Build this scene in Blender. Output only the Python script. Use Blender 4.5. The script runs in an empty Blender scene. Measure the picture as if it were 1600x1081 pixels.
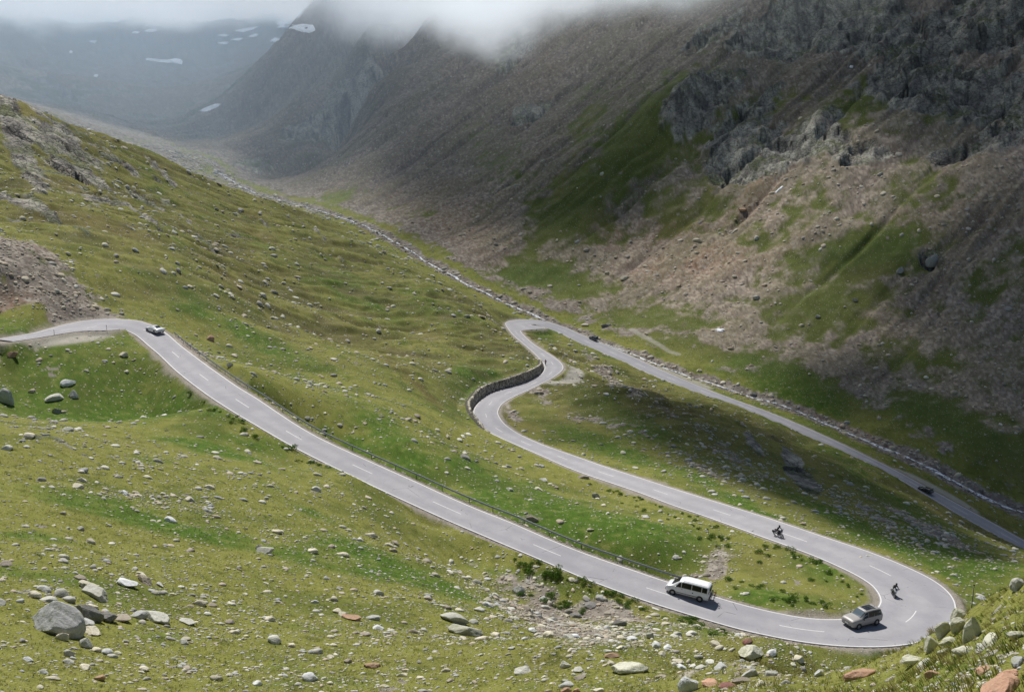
import bpy, bmesh, math, random
import numpy as np
from mathutils import Vector, Matrix
R = math.radians
rng = np.random.default_rng(7)
random.seed(7)
scene = bpy.context.scene
col = scene.collection
# ------------------------------------------------------------------ survey
# Heights are metres relative to the viewpoint; a "sight" is a pixel of the 1600 px survey picture.
F = 1600.0; PITCH = R(13.0); CP, SP = math.cos(PITCH), math.sin(PITCH)
def sight(px, py):
    px = np.asarray(px, float); py = np.asarray(py, float)
    u = (px-800)/F; v = (540.5-py)/F
    return u, CP+v*SP, -SP+v*CP                  # x, y, z of the direction
def at_z(px, py, z):
    x, y, w = sight(px, py); k = z/w
    return np.stack([x*k, y*k, w*k], -1)
def at_r(px, py, r):
    x, y, w = sight(px, py); k = r/np.hypot(x, y)
    return np.stack([x*k, y*k, w*k], -1)

# both edges of the road surface, traced, and its fall along the way
RL = [(0,528.5),(50,520.5),(85,511),(125,502),(150,498.7),(187,498),(212,500.5),(232,506),(250,514),(265,524),(282,539),(315,564),(350,589),(375,606),(400,621),(424,637),(460,661),(500,684),(550,707.5),(600,730),(650,752),(700,775),(750,796.5),(800,816),(850,838),(900,858.5),(950,876.5),(1000,893.5),(1040,907),(1120,932),(1160,943.5),(1200,953.5),(1232,960),(1265,965),(1300,966.5),(1330,965),(1355,959),(1370,948),(1374.5,938.5),(1371,926),(1360,913.5),(1340,900),(1320,890),(1287.5,875),(1250,860),(1200,842),(1150,824),(1100,806),(1050,789),(1000,770),(950,753),(912,740),(880,727.5),(850,714),(812,697.5),(775,681),(747.5,665),(740,650),(741,638),(752.5,624.5),(770,613.5),(794,606),(822,597.5),(842.5,587),(850,578),(850,570),(842.5,560.6),(831,549),(816,536),(801,523),(790.5,509),(790.5,503.8),(799,500.6),(816,499),(839,500),(859,503.5),(887.5,513),(900,519),(950,540),(1000,562.5),(1050,585),(1100,606),(1150,625),(1200,643),(1250,663.5),(1300,686),(1350,710),(1400,735),(1450,762),(1500,789),(1550,816),(1600,844),(1700,898)]
RR = [(0,536),(50,529),(85,523),(120,517.5),(150,514.5),(175,514),(197,517),(212,524),(230,539),(250,556),(275,580),(312,609),(350,635),(400,665),(450,694),(500,720),(550,744),(600,768),(650,791),(700,813.5),(750,835),(800,856),(850,877),(900,898.5),(950,918),(1000,936),(1050,952),(1100,967),(1150,981.5),(1200,993),(1250,1002),(1300,1008),(1350,1010.5),(1400,1009),(1437,1003),(1465,992),(1482,979.5),(1491,964),(1495,946),(1489,931),(1472,914),(1450,901),(1412.5,883),(1360,862),(1300,842),(1237.5,821),(1200,808.5),(1150,793),(1100,777.5),(1050,762),(1000,746),(950,730),(900,712.5),(850,695),(812,678),(790,663),(779.5,649),(779,641),(786,630),(805,619),(831,607),(863,590.6),(878,579),(880,572),(872.5,562.5),(855.6,551),(835,538),(820,525),(812.5,515.6),(812,510.5),(821,507.5),(839,508.5),(855.6,513),(876,521),(906,537),(934,549),(962.5,561),(1000,578),(1050,599),(1100,617.5),(1150,635.5),(1200,656.5),(1250,678),(1300,699),(1350,721),(1400,746),(1450,775),(1500,805),(1550,833),(1600,861),(1700,918)]
ZK = [((0,532),-45.5),((150,506),-47.5),((240,530),-49.5),((400,643),-53),((600,749),-57),((800,836),-60),((1000,915),-62.5),((1200,973),-64.5),((1430,950),-66.3),((1260,847),-68.7),((1100,792),-71.7),((950,741),-75),((850,705),-78),((775,672),-81),((760,645),-82.6),((800,612),-86),((865,574),-88.5),((825,536),-91.5),((800,506),-94.5),((890,523),-99),((1050,592),-105),((1200,649),-110),((1400,741),-117),((1600,852),-123),((1700,908),-126)]
def resample(P, n):
    P = np.asarray(P, float)
    # Catmull-Rom through the points, then even spacing
    Q = np.vstack([2*P[0]-P[1], P, 2*P[-1]-P[-2]]); out = []
    for i in range(1, len(Q)-2):
        t = np.linspace(0, 1, 12, endpoint=False)[:, None]
        p0, p1, p2, p3 = Q[i-1], Q[i], Q[i+1], Q[i+2]
        out.append(.5*((2*p1)+(-p0+p2)*t+(2*p0-5*p1+4*p2-p3)*t*t+(-p0+3*p1-3*p2+p3)*t**3))
    D = np.vstack(out+[P[-1:]]); s = np.r_[0, np.cumsum(np.linalg.norm(np.diff(D, axis=0), axis=1))]
    g = np.linspace(0, s[-1], n)
    return np.stack([np.interp(g, s, D[:, k]) for k in range(P.shape[1])], -1)
def smooth(P, k):
    P = P.copy()
    for _ in range(k): P[1:-1] = .25*P[:-2]+.5*P[1:-1]+.25*P[2:]
    return P
def unit(P):
    x, y, w = sight(P[:, 0], P[:, 1]); return np.stack([x/-w, y/-w], -1)
# centre line in world units: average of matched edges, iterated once
uL, uR = unit(resample(RL, 3000)), unit(resample(RR, 3000))
def dens(P, n):
    s = np.r_[0, np.cumsum(np.linalg.norm(np.diff(P, axis=0), axis=1))]; g = np.linspace(0, s[-1], n)
    return np.stack([np.interp(g, s, P[:, k]) for k in range(P.shape[1])], -1)
# match each left point with the nearest right point, kept monotone
iR = np.zeros(len(uL), int); last = 0
for i in range(len(uL)):
    hi = min(len(uR), last+260)
    seg = uR[last:hi]; j = last+int(np.argmin(((seg-uL[i])**2).sum(1))); iR[i] = j; last = j
C0 = .5*(uL+uR[iR]); C0 = C0[np.r_[True, np.linalg.norm(np.diff(C0, axis=0), axis=1) > 1e-4]]
zc = np.array([z for _, z in ZK]); zp = unit(np.array([p for p, _ in ZK], float))
idx = []
lo = 0
for q in zp:
    d = ((C0-q)**2).sum(1); d[:lo] = 9e9; lo = int(np.argmin(d)); idx.append(lo)
s0 = np.r_[0, np.cumsum(np.linalg.norm(np.diff(C0, axis=0), axis=1))]
zi = np.interp(s0, s0[idx], zc)
CL = dens(smooth(np.c_[C0*-zi[:, None], zi], 30), 900)
CL[:, 2] = smooth(CL[:, 2:3], 60)[:, 0]
CL[:, :2] = smooth(CL[:, :2], 2)
T = np.gradient(CL[:, :2], axis=0); T /= np.linalg.norm(T, axis=1)[:, None]
NL = np.stack([T[:, 1], -T[:, 0]], -1)           # to the right of travel
def halfw(uE, sgn):
    out = np.zeros(len(CL))
    for i in range(len(CL)):
        E = uE*-CL[i, 2]; v = E-CL[i, :2]; a = v@T[i]; b = sgn*(v@NL[i])
        ok = (np.abs(a) < 1.2) & (b > -1) & (b < 16)
        out[i] = np.median(b[ok]) if ok.any() else np.nan
    k = np.arange(len(CL)); g = ~np.isnan(out); out = np.interp(k, k[g], out[g])
    return smooth(out[:, None], 6)[:, 0]
uLd, uRd = dens(uL, 9000), dens(uR, 9000)
side = np.sign(((uLd[50]*-CL[0, 2]-CL[0, :2])@NL[0]))
WA = halfw(uLd, -1.0) if side < 0 else halfw(uLd, 1.0)
WB = halfw(uRd, 1.0) if side < 0 else halfw(uRd, -1.0)
sl = -1.0 if side < 0 else 1.0
print('road side', side, 'width', np.round((WA+WB)[::30], 1), 'length', np.linalg.norm(np.diff(CL[:, :2], axis=0), axis=1).sum())
# ------------------------------------------------------------------ stream line
STP = [((1720,855),-129),((1600,800),-125.5),((1500,752),-121),((1400,704),-117),((1280,652),-113),((1150,607),-109),((1060,577),-106),((980,549),-103.5),((900,517),-101),((830,488),-97),((780,465),-92),((700,425),-84),((620,379),-76),((560,348),-70),((480,322),-64.5),((400,300),-60),((350,275),-53),((335,255),-46),((300,240),-40)]
ST = resample(np.array([at_z(p[0], p[1], z) for p, z in STP]), 700)
def nearest(P, X, Y, chunk=20000):
    """distance and index of the nearest sample of polyline P for flat arrays X, Y"""
    d = np.empty(len(X)); k = np.empty(len(X), int)
    for a in range(0, len(X), chunk):
        D = (X[a:a+chunk, None]-P[None, :, 0])**2+(Y[a:a+chunk, None]-P[None, :, 1])**2
        k[a:a+chunk] = D.argmin(1); d[a:a+chunk] = np.sqrt(D.min(1))
    return d, k
ctl = []     # x, y, z
def cz(px, py, z): ctl.append(at_z(px, py, z))
def cr(px, py, r): ctl.append(at_r(px, py, r))
def ch(px, r, z):
    x, y, w = sight(px, 980 if r < 140 else 300); h = np.hypot(x, y); ctl.append(np.array([x/h*r, y/h*r, z]))
for i in range(0, len(CL), 12): ctl.append(CL[i])
for i in range(0, len(ST), 14): ctl.append(ST[i])
# near slope
for a in [(0,1081,46),(200,1081,48),(400,1081,50),(600,1081,52),(800,1081,50),(950,1081,46),(1080,1075,38),(1200,1081,32),(1400,1081,25),(1600,1081,19),
          (0,1000,56),(200,1000,60),(400,1000,64),(600,1000,67),(750,1000,72),(900,1015,68),(1050,1030,58),(1200,1045,44),(1320,1045,37),(1420,1030,32),
          (0,930,66),(200,920,73),(400,930,78),(600,940,82),(760,960,86),(0,850,80),(200,850,90),(400,860,96),(560,890,98),(0,780,97),(200,780,108),(400,790,116),(550,830,117),(700,890,112),
          (0,720,116),(200,715,130),(400,730,138),(520,765,136),(640,820,134),(740,880,130),(800,930,120),(850,965,112),(0,672,132),(130,680,143),(280,688,150),(400,702,152),(480,728,150)]: cr(*a)
# hollow behind the near slope, road embankment
for a in [(0,640,-52),(0,600,-50.5),(0,560,-48),(120,650,-55),(120,600,-52),(150,555,-49),(220,640,-56.5),(240,600,-54),(320,665,-58),(360,680,-60),(420,700,-61.5),(470,722,-63),
          (560,775,-62.5),(700,850,-64.5),(850,905,-66.5),(950,945,-67.5),(1050,975,-67.5),(1150,1002,-67.5)]: cz(*a)
for a in [(900,960,118),(980,985,106),(1060,1003,98),(1120,1020,84),(1000,1005,88),(900,985,98),(1180,1010,108),(1260,1022,88),(1340,1030,70)]: cr(*a)
# ground falls away behind the near crest on the right, then the road
for a in [(1250,100,-63),(1350,95,-63),(1420,90,-62),(1500,85,-60),(1600,80,-60),(1700,80,-60),(1300,70,-50),(1400,62,-48),(1250,62,-43)]: ch(*a)
for a in [(1480,1030,28),(1482,982,33),(1540,955,30),(1600,955,24),(1600,905,28),(1570,926,29),(1440,1006,36),(1520,1000,26),(1600,1020,21),(1700,960,24),(1700,900,27),(1700,1081,16),(1460,990,36),(1430,1018,37),(1508,958,33),(1585,915,29),(1530,942,31),(1650,900,28),(1500,1060,21),(1380,1050,31),(1450,1040,29),(1550,1040,21)]: cr(*a)
for a in [(1500,45,-36),(1600,42,-33),(1700,42,-32),(1450,50,-41),(1550,60,-48),(1450,70,-53),(1650,60,-47)]: ch(*a)
# inside the hairpin and the meadow between the two legs
for a in [(1290,920,-66.5),(1200,900,-66.8),(1100,870,-68),(1000,850,-66),(1130,935,-65.3),(900,810,-66),(800,770,-66),(750,730,-68),(700,690,-70),(620,690,-62),(640,640,-66),(560,640,-60),(480,600,-57),(560,570,-66),(700,620,-77),(640,570,-73),(850,760,-72),(1000,800,-71.5),(940,770,-74.5)]: cz(*a)
for a in [(1540,915,-69),(1600,900,-70),(1500,880,-71),(1600,880,-74),(1700,920,-72),(1520,960,-67),(1450,860,-75)]: cz(*a)
# slope beyond the middle road, knoll, down to the lowest leg
for a in [(1300,800,-78),(1200,760,-80),(1100,720,-81),(1000,690,-82),(1400,800,-88),(1500,840,-86),(1450,820,-86),(1350,770,-93),(1230,715,-93),(1300,740,-96),(900,660,-84),(830,640,-86),(950,640,-84.5),(1050,665,-84.5),
          (940,606,-85.5),(1000,628,-85),(1060,655,-85.5),(1120,684,-87.5),(1190,718,-91),(880,595,-88.5),(1000,600,-99),(1100,640,-103),(1200,685,-107),(900,560,-96),(870,530,-97),(840,515,-96),(1300,715,-112),(1500,820,-117),(1450,790,-117),(1330,745,-108),(920,590,-92)]: cz(*a)
# left hillside
for a in [(0,500,-44.5),(0,470,-42),(60,480,-43),(120,485,-45.5),(200,480,-48),(280,505,-52),(340,540,-56),(420,590,-61)]: cz(*a)
for a in [(0,420,262),(0,360,310),(0,290,385),(0,240,430),(0,190,480),(0,160,525),(60,300,400),(60,180,540),(100,400,292),(100,330,370),(100,250,470),(130,208,560),(200,430,290),(200,360,370),(200,290,480),(200,234,570),
          (300,460,290),(300,400,360),(300,340,460),(300,285,560),(400,520,280),(400,460,345),(400,400,420),(400,350,510),(400,312,610),(450,325,650),(500,540,300),(500,480,365),(500,420,440),(500,370,540),(600,560,310),(600,500,375),(600,440,450),(600,400,525),(700,540,345),(700,490,400),(700,450,460),(760,520,385),(770,490,435)]: cr(*a)
# behind the left crest
for a in [(0,620,-14),(60,640,-22),(130,660,-32),(200,680,-42),(300,660,-48),(0,760,-30),(100,800,-38),(200,820,-44),(300,760,-52),(-100,600,10),(-100,480,-5),(-100,380,-25),(-200,500,20),(-200,300,-28),(-100,260,-38),(-200,200,-38),(-150,130,-38),(-150,80,-32),(-300,400,0),(-300,700,20),(-150,760,0)]: ch(*a)
# valley head and far wall
for a in [(100,195,980),(200,225,980),(60,170,1000),(0,150,1100),(260,236,960),(150,175,1300),(250,200,1300),(320,215,1200),(320,175,1500),(400,190,1250),(200,140,1700),(100,120,1900),(0,110,1700),(300,130,1900),(400,110,1900),(0,60,2150),(100,65,2300),(200,60,2350),(300,70,2300),(400,65,2300),(500,60,2100),(440,30,2400),(0,36,2350),(60,44,2450),(110,52,2500),(150,44,2480),(190,50,2480),(235,36,2450),(270,47,2500),(330,46,2450),(400,42,2500),(430,25,2600),(480,5,2750),(540,-25,2800),(640,-60,2800),(-100,60,2200),(-100,120,1600),(-100,20,2350),(-250,120,1500),(-250,0,2300)]: cr(*a)
for a in [(-100,3400,120),(100,3400,120),(300,3400,130),(500,3500,180),(-300,3400,120),(0,2900,150),(200,2950,150),(400,3000,170)]: ch(*a)
# knoll in the valley
for a in [(440,285,900),(500,290,930),(500,230,985),(560,200,1020),(600,160,1090),(540,135,1120),(470,150,1110),(400,200,1100),(360,235,1020),(560,260,1000)]: cr(*a)
for a in [(540,1200,38),(470,1250,30),(600,1200,52),(400,1300,22)]: ch(*a)
ctl = [np.asarray(c, float) for c in ctl]
# flank of the mountain on the right: a profile swept along the stream
def flank(d): return .26*d+.34*np.maximum(d-35, 0)*(1-np.exp(-np.maximum(d-35, 0)/60))+.28*np.maximum(d-330, 0)
VD = ST[40]-ST[560]; 
def mountain(px, rows):
    """where the sight line meets the swept flank"""
    for py in rows:
        x, y, w = sight(px, py); k = np.linspace(250, 2600, 1600); X, Y, Z = x*k, y*k, w*k
        d, i = nearest(ST, X, Y)
        # only beyond the stream
        tx = ST[np.minimum(i+1, len(ST)-1)]-ST[np.maximum(i-1, 0)]
        sd = (tx[:, 0]*(Y-ST[i, 1])-tx[:, 1]*(X-ST[i, 0]))
        h = ST[i, 2]+flank(d)
        hit = np.where((sd < 0) & (h > Z) & (d > 15))[0]
        if len(hit) and h[hit[0]]-Z[hit[0]] < 3: j = hit[0]; ctl.append(np.array([X[j], Y[j], Z[j]]))
for px in range(1700, 850, -90): mountain(px, [760,700,640,580,520,460,400,340,280,220,160,100,40,-20,-90])
for px, top in ((820,440),(740,400),(660,350),(580,300)): mountain(px, [r for r in (440,390,340,290,240,190,140,90,40,-20,-90) if r < top])
for px, r, z in ((1700,1100,330),(1400,1300,380),(1100,1600,420),(800,2000,430),(650,2600,380),(1700,2600,480),(1200,2900,480),(900,3400,480)): ch(px, r, z)
ctl = np.array(ctl)
# ------------------------------------------------------------------ smooth base surface, thin plate in (azimuth, log range)
AZ = 1.0
def lp(P): return np.arctan2(P[:, 0], P[:, 1]), np.log(np.hypot(P[:, 0], P[:, 1]))
ca, cl = lp(ctl); ce = ctl[:, 2]/np.hypot(ctl[:, 0], ctl[:, 1])
def tps(r2): return np.where(r2 > 1e-12, .5*r2*np.log(np.maximum(r2, 1e-12)), 0)
n = len(ctl); K = tps((ca[:, None]-ca)**2+(cl[:, None]-cl)**2)+np.eye(n)*3e-5
Pm = np.c_[np.ones(n), ca, cl]
A = np.block([[K, Pm], [Pm.T, np.zeros((3, 3))]])
sol = np.linalg.solve(A, np.r_[ce, np.zeros(3)])
NA, NRW = 1050, 1480; RI = np.arange(NRW)
az = np.linspace(-.70, .66, NA)
# more rows where the picture needs them
_rk = np.log([11, 40, 130, 320, 380, 900, 1500, 3300]); _dk = np.array([.008, .0034, .0036, .0034, .0023, .0027, .004, .008])
_g = np.linspace(_rk[0], _rk[-1], 4000); _c = np.r_[0, np.cumsum(1/np.interp(.5*(_g[1:]+_g[:-1]), _rk, _dk))]; lr = np.interp(np.linspace(0, _c[-1], NRW), _c, _g)
cA, cLg = np.linspace(az[0], az[-1], 260), np.linspace(math.log(11.), math.log(3300.), 330)
GA, GL = np.meshgrid(cA, cLg)
ga, gl = GA.ravel(), GL.ravel(); Eg = np.empty(len(ga))
for a in range(0, len(ga), 6000):
    s = slice(a, a+6000)
    Eg[s] = tps((ga[s, None]-ca)**2+(gl[s, None]-cl)**2)@sol[:n]+sol[n]+sol[n+1]*ga[s]+sol[n+2]*gl[s]
Eg = Eg.reshape(GA.shape)
def cubic_up(M, x0, x1, axis):
    """Catmull-Rom upsampling of a regular grid along one axis"""
    M = np.moveaxis(M, axis, 0); h = x0[1]-x0[0]; t = np.clip((x1-x0[0])/h, 0, len(x0)-1.0001); i = t.astype(int); f = (t-i)[:, None]
    g = lambda k: M[np.clip(k, 0, len(x0)-1)]
    p0, p1, p2, p3 = g(i-1), g(i), g(i+1), g(i+2)
    o = .5*((2*p1)+(-p0+p2)*f+(2*p0-5*p1+4*p2-p3)*f*f+(-p0+3*p1-3*p2+p3)*f**3)
    return np.moveaxis(o, 0, axis)
E = cubic_up(cubic_up(Eg, cLg, lr, 0), cA, az, 1)
AG, LG = np.meshgrid(az, lr); RG = np.exp(LG)
X = RG*np.sin(AG); Y = RG*np.cos(AG); Z = E*RG
# ------------------------------------------------------------------ noise
_perm = np.random.default_rng(3).permutation(512).astype(np.int64); _perm = np.r_[_perm, _perm]
_ang = np.random.default_rng(4).random(512)*2*np.pi; _gx, _gy = np.cos(_ang), np.sin(_ang)
def perlin(x, y, seed=0):
    xi = np.floor(x).astype(np.int64); yi = np.floor(y).astype(np.int64); xf = x-xi; yf = y-yi
    u = xf*xf*xf*(xf*(xf*6-15)+10); v = yf*yf*yf*(yf*(yf*6-15)+10)
    def g(a, b, dx, dy):
        h = _perm[(_perm[(xi+a+seed*37) & 511]+yi+b) & 511]; return _gx[h]*dx+_gy[h]*dy
    return 1.5*((g(0, 0, xf, yf)*(1-u)+g(1, 0, xf-1, yf)*u)*(1-v)+(g(0, 1, xf, yf-1)*(1-u)+g(1, 1, xf-1, yf-1)*u)*v)
def fbm(x, y, scale, octaves=4, seed=0, gain=.5, ridged=False):
    o = np.zeros(np.shape(x)); a = 1.; t = 0.; c, s = math.cos(.6), math.sin(.6); x = x/scale; y = y/scale
    for k in range(octaves):
        q = perlin(x, y, seed+k)
        o += a*((1-2*np.abs(q)) if ridged else q); t += a; a *= gain
        x, y = (c*x-s*y)*2.03+11.3, (s*x+c*y)*2.03+5.7
    return o/t
def cell(x, y, scale, seed=0):
    """Worley noise: F1, F2 and a random value of the nearest cell"""
    x = x/scale; y = y/scale; xi = np.floor(x).astype(np.int64); yi = np.floor(y).astype(np.int64); tl = np.zeros(np.shape(x))
    f1 = np.full(np.shape(x), 9.); f2 = f1.copy(); val = np.zeros(np.shape(x))
    rx = np.random.default_rng(90+seed).random(512); ry = np.random.default_rng(91+seed).random(512); rv = np.random.default_rng(92+seed).random(512)
    for a in (-1, 0, 1):
        for b in (-1, 0, 1):
            h = _perm[(_perm[(xi+a) & 511]+yi+b) & 511]
            ex = x-xi-a-rx[h]; ey = y-yi-b-ry[h]; d = np.hypot(ex, ey); nb = d < f1
            tl = np.where(nb, ex*(rx[h-1]-.5)+ey*(ry[h-1]-.5), tl)      # tilt of the facet
            f2 = np.where(nb, f1, np.minimum(f2, d)); val = np.where(nb, rv[h], val); f1 = np.where(nb, d, f1)
    return f1, f2, val, tl
def sstep(a, b, x): t = np.clip((x-a)/(b-a), 0, 1); return t*t*(3-2*t)
# ------------------------------------------------------------------ sight line on the surface
SIL = [Z]
def cast(px, py):
    """range, azimuth and point where the sight line first meets the ground"""
    x, y, w = sight(px, py); a = math.atan2(x, y); s = w/math.hypot(x, y)
    j = int(np.clip(np.searchsorted(az, a), 1, NA-1)); f = (a-az[j-1])/(az[j]-az[j-1])
    colz = (SIL[0][:, j-1]*(1-f)+SIL[0][:, j]*f)/np.exp(lr)
    hit = np.where(colz >= s)[0]
    if not len(hit): return None
    i = hit[0]
    if i > 0:
        e0, e1 = colz[i-1], colz[i]; q = (s-e0)/(e1-e0) if e1 != e0 else 0; l = lr[i-1]+(lr[i]-lr[i-1])*q
    else: l = lr[0]
    r = math.exp(l); return a, l, Vector((r*math.sin(a), r*math.cos(a), s*r))
class Blob:
    """soft elliptical patch of ground: centre and half axes in metres on the ground"""
    def __init__(s, px, py, rx, ry, rot=0, p=2):
        c = cast(px, py) or cast(px, py+10); s.a, s.l, _ = c
        hi = cast(px, py-ry); lo_ = cast(px, py+ry)
        l1 = hi[1] if hi else s.l+.2; l0 = lo_[1] if lo_ else s.l-.05
        l1 = min(l1, s.l+.45); l0 = max(l0, s.l-.45)
        s.k = ry/max(.5*(l1-l0), 1e-3); s.rx, s.ry, s.rot = rx, ry, R(rot)
    def __call__(s, A, L):
        u = (A-s.a)*F; v = (L-s.l)*s.k; c, n = math.cos(s.rot), math.sin(s.rot)
        return np.exp(-(((u*c+v*n)/s.rx)**2+((-u*n+v*c)/s.ry)**2))
def blobs(lst, A=None, L=None):
    """strongest of many soft patches; on the full grid it is evaluated coarsely and interpolated"""
    full = A is None
    if full: A, L = AG[::5, ::5], LG[::5, ::5]
    o = np.zeros(np.shape(A))
    for b in lst: o = np.maximum(o, b[-1]*Blob(*b[:-1])(A, L))
    return np.clip(cubic_up(cubic_up(o, RI[::5], RI, 0), az[::5], az, 1), 0, 1) if full else o
# ------------------------------------------------------------------ distance maps on the terrain grid
def line_map(P, reach):
    """nearest sample of a 3-D polyline for every terrain vertex within reach"""
    dm = np.full(Z.shape, 1e9); im = np.zeros(Z.shape, np.int32)
    pa, pl = lp(P)
    da = az[1]-az[0]
    for k in range(len(P)):
        r = math.exp(pl[k]); wa = reach/max(r, 5); i0 = int((pa[k]-wa-az[0])/da); i1 = int((pa[k]+wa-az[0])/da)+2
        j0 = int(np.searchsorted(lr, math.log(max(r-reach, 1))))-1; j1 = int(np.searchsorted(lr, math.log(r+reach)))+1
        i0, j0 = max(i0, 0), max(j0, 0); i1, j1 = min(i1, NA), min(j1, NRW)
        if i0 >= i1 or j0 >= j1: continue
        s = (slice(j0, j1), slice(i0, i1)); d = np.hypot(X[s]-P[k, 0], Y[s]-P[k, 1]); m = d < dm[s]
        dm[s] = np.where(m, d, dm[s]); im[s] = np.where(m, k, im[s])
    return dm, im
dR, iR_ = line_map(CL, 30)
# signed offset from the centre line and the local half width
vx, vy = X-CL[iR_, 0], Y-CL[iR_, 1]
offs = vx*NL[iR_, 0]+vy*NL[iR_, 1]
along = vx*T[iR_, 0]+vy*T[iR_, 1]
endcap = (dR < 1e8) & (np.abs(along) > 3) & ((iR_ == 0) | (iR_ == len(CL)-1))
hw = np.where(np.sign(offs) == sl, WA[iR_], WB[iR_])
edge = np.where(dR < 1e8, np.maximum(np.abs(offs), dR*.999)-hw, 1e3)   # metres outside the asphalt
edge = np.where(endcap, np.maximum(np.abs(along), np.abs(offs)-hw), edge)
roadz = CL[iR_, 2]
EP = np.vstack([np.c_[CL[:, :2]+NL*sl*WA[:, None], CL[:, 2]], np.c_[CL[:, :2]-NL*sl*WB[:, None], CL[:, 2]]])
dE, iE = line_map(EP, 14)
nearer = (edge > 0) & (dE < edge); roadz = np.where(nearer, EP[iE, 2], roadz); edge = np.where(nearer, dE, edge)
dS, iS = line_map(ST, 40)
def ground_line(pts, n=120):
    Q = resample(np.array(pts, float), n); return np.array([np.array(cast(*q)[2]) for q in Q])
TRK = ground_line([(832,606),(850,606),(872,604),(890,599),(900,591),(902,584),(896,578),(884,573)])
dT, _ = line_map(TRK, 8)
PULL = ground_line([(45,533),(80,532),(110,530),(140,526),(160,521)]); dP, _ = line_map(PULL, 16)
PUL2 = ground_line([(1405,738),(1430,748),(1460,763),(1490,779),(1515,795)]); dP2, _ = line_map(PUL2, 16)
PUL3 = ground_line([(960,540),(1000,560),(1050,582),(1100,604)]); dP3, _ = line_map(PUL3, 16)
PTH = ground_line([(985,516),(1010,528),(1040,545),(1060,552)]); dQ, _ = line_map(PTH, 6)
# the dry-stone retaining wall stands between these two stations of the road
def station(px, py):
    c_ = cast(px, py)[2]; return int(np.argmin((CL[:, 0]-c_.x)**2+(CL[:, 1]-c_.y)**2))
KW0, KW1 = station(738, 664), station(838, 556)
def wall_h(k): k = np.asarray(k, float); return 2.9*sstep(KW0-4, KW0+14, k)*sstep(KW1+3, KW1-22, k)*(.85+.3*perlin(k*.05, k*0+.2, 3))
WOFF = 1.5
# coarse flank coordinates: distance above the stream and position along it
sub = (slice(None, None, 7), slice(None, None, 7))
d_, i_ = nearest(ST[::5], X[sub].ravel(), Y[sub].ravel())
i_ = np.minimum(i_*5, len(ST)-2)
sd = ((ST[i_+1, 0]-ST[i_, 0])*(Y[sub].ravel()-ST[i_, 1])-(ST[i_+1, 1]-ST[i_, 1])*(X[sub].ravel()-ST[i_, 0]))
fl = np.where(sd < 0, d_, -d_).reshape(X[sub].shape)
sa = i_.reshape(X[sub].shape).astype(float)
def up(M): return cubic_up(cubic_up(M, RI[::7], RI, 0), az[::7], az, 1)
FD = up(fl)                                    # >0 on the mountain side
SX = up(-X[sub]*.61+Y[sub]*.79)                # along the valley
XR, YR = X, Y
# ------------------------------------------------------------------ cover
n30 = fbm(X, Y, 30, 4, 5); n8 = fbm(X, Y, 8, 4, 15); n90 = fbm(X, Y, 110, 4, 25); n3 = fbm(X, Y, 3, 3, 35)
rock = blobs([(90,225,150,45,-28,.58),(230,320,120,30,-32,.48),(360,370,140,20,-32,.42),(60,330,80,30,-10,.40),(1120,330,60,20,0,.3),(1210,238,120,42,-5,1.),(1130,262,45,28,0,1.),(1350,238,55,20,-5,1.),(1280,195,70,25,10,.8),(1150,200,90,40,30,.85),(1280,60,250,50,-8,.85),(1480,130,200,55,-18,1.),(1100,150,110,45,35,.75),(1520,30,170,70,0,.9),(1080,205,40,30,0,.7),(1480,240,45,18,0,.8),(1570,215,50,30,0,.8),(1455,408,20,16,0,.9),(830,172,48,20,0,.7),(800,70,50,60,0,.65),(1330,10,180,40,0,.75),
  (550,170,70,28,-12,1.),(480,200,60,35,10,.8),(400,262,45,16,0,.7),(560,130,60,15,-5,.6),(310,215,60,18,0,.6),
  (15,175,55,14,-25,.8),(90,200,60,7,-28,.75),(60,268,40,6,-22,.8),(130,290,60,8,-30,.6),(215,345,60,9,-32,.75),(255,300,30,12,-30,.6),(150,235,40,10,-30,.6),(20,352,30,8,0,.5),(170,330,50,9,-28,.6),
  (20,330,40,6,-15,.75),(100,360,70,6,-25,.75),(290,350,60,5,-35,.75),(330,395,60,5,-38,.7),(190,260,60,6,-25,.8),(250,270,50,6,-30,.7),(130,245,50,6,-25,.8),(60,225,50,6,-20,.7),(60,410,50,5,-20,.6),(400,345,50,4,-25,.6),(500,375,60,4,-25,.6),(300,420,40,4,-30,.6),(440,440,50,4,-28,.5),(560,430,60,4,-22,.5),(1250,742,55,22,-42,1.),(1180,700,50,16,-30,.5),(110,700,60,5,-20,.62),(50,682,25,4,-10,.6),(150,722,60,4,-25,.62),(640,590,80,6,-25,.35),(560,575,60,6,-15,.35)])
rock = np.clip(rock+.45*n30*sstep(.1, .5, rock)+.30*n8*sstep(.1, .5, rock), 0, 1)
rock = sstep(.38, .62, rock)
far = sstep(1000, 1500, RG)
rock = np.maximum(rock, far*sstep(-.25, .25, n90+.6*n30)*.8)
scree_b = blobs([(50,425,115,42,-12,1.),(0,480,60,18,0,1.),(110,455,60,20,0,.8),(20,555,70,8,5,.8),(880,985,120,22,-10,.75),(1150,1035,140,10,-2,.5),(960,960,80,14,-8,.8),(1120,885,28,26,55,.95),(1060,905,50,8,5,.9),(1085,1062,60,14,0,.25),
  (845,622,26,10,-20,.95),(960,600,60,7,-20,.7),(1050,640,60,7,-18,.5),(1020,685,130,9,-17,.5),(930,660,80,7,-17,.5),(1150,720,60,10,-20,.6),(1100,735,110,7,-17,.4),(1440,820,110,8,-15,.7),(1340,790,60,6,-15,.6),(800,650,30,8,-40,.7),
  (300,550,40,16,-35,.5),(1600,760,60,40,0,.3),(850,915,60,12,-20,.6)])
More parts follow.
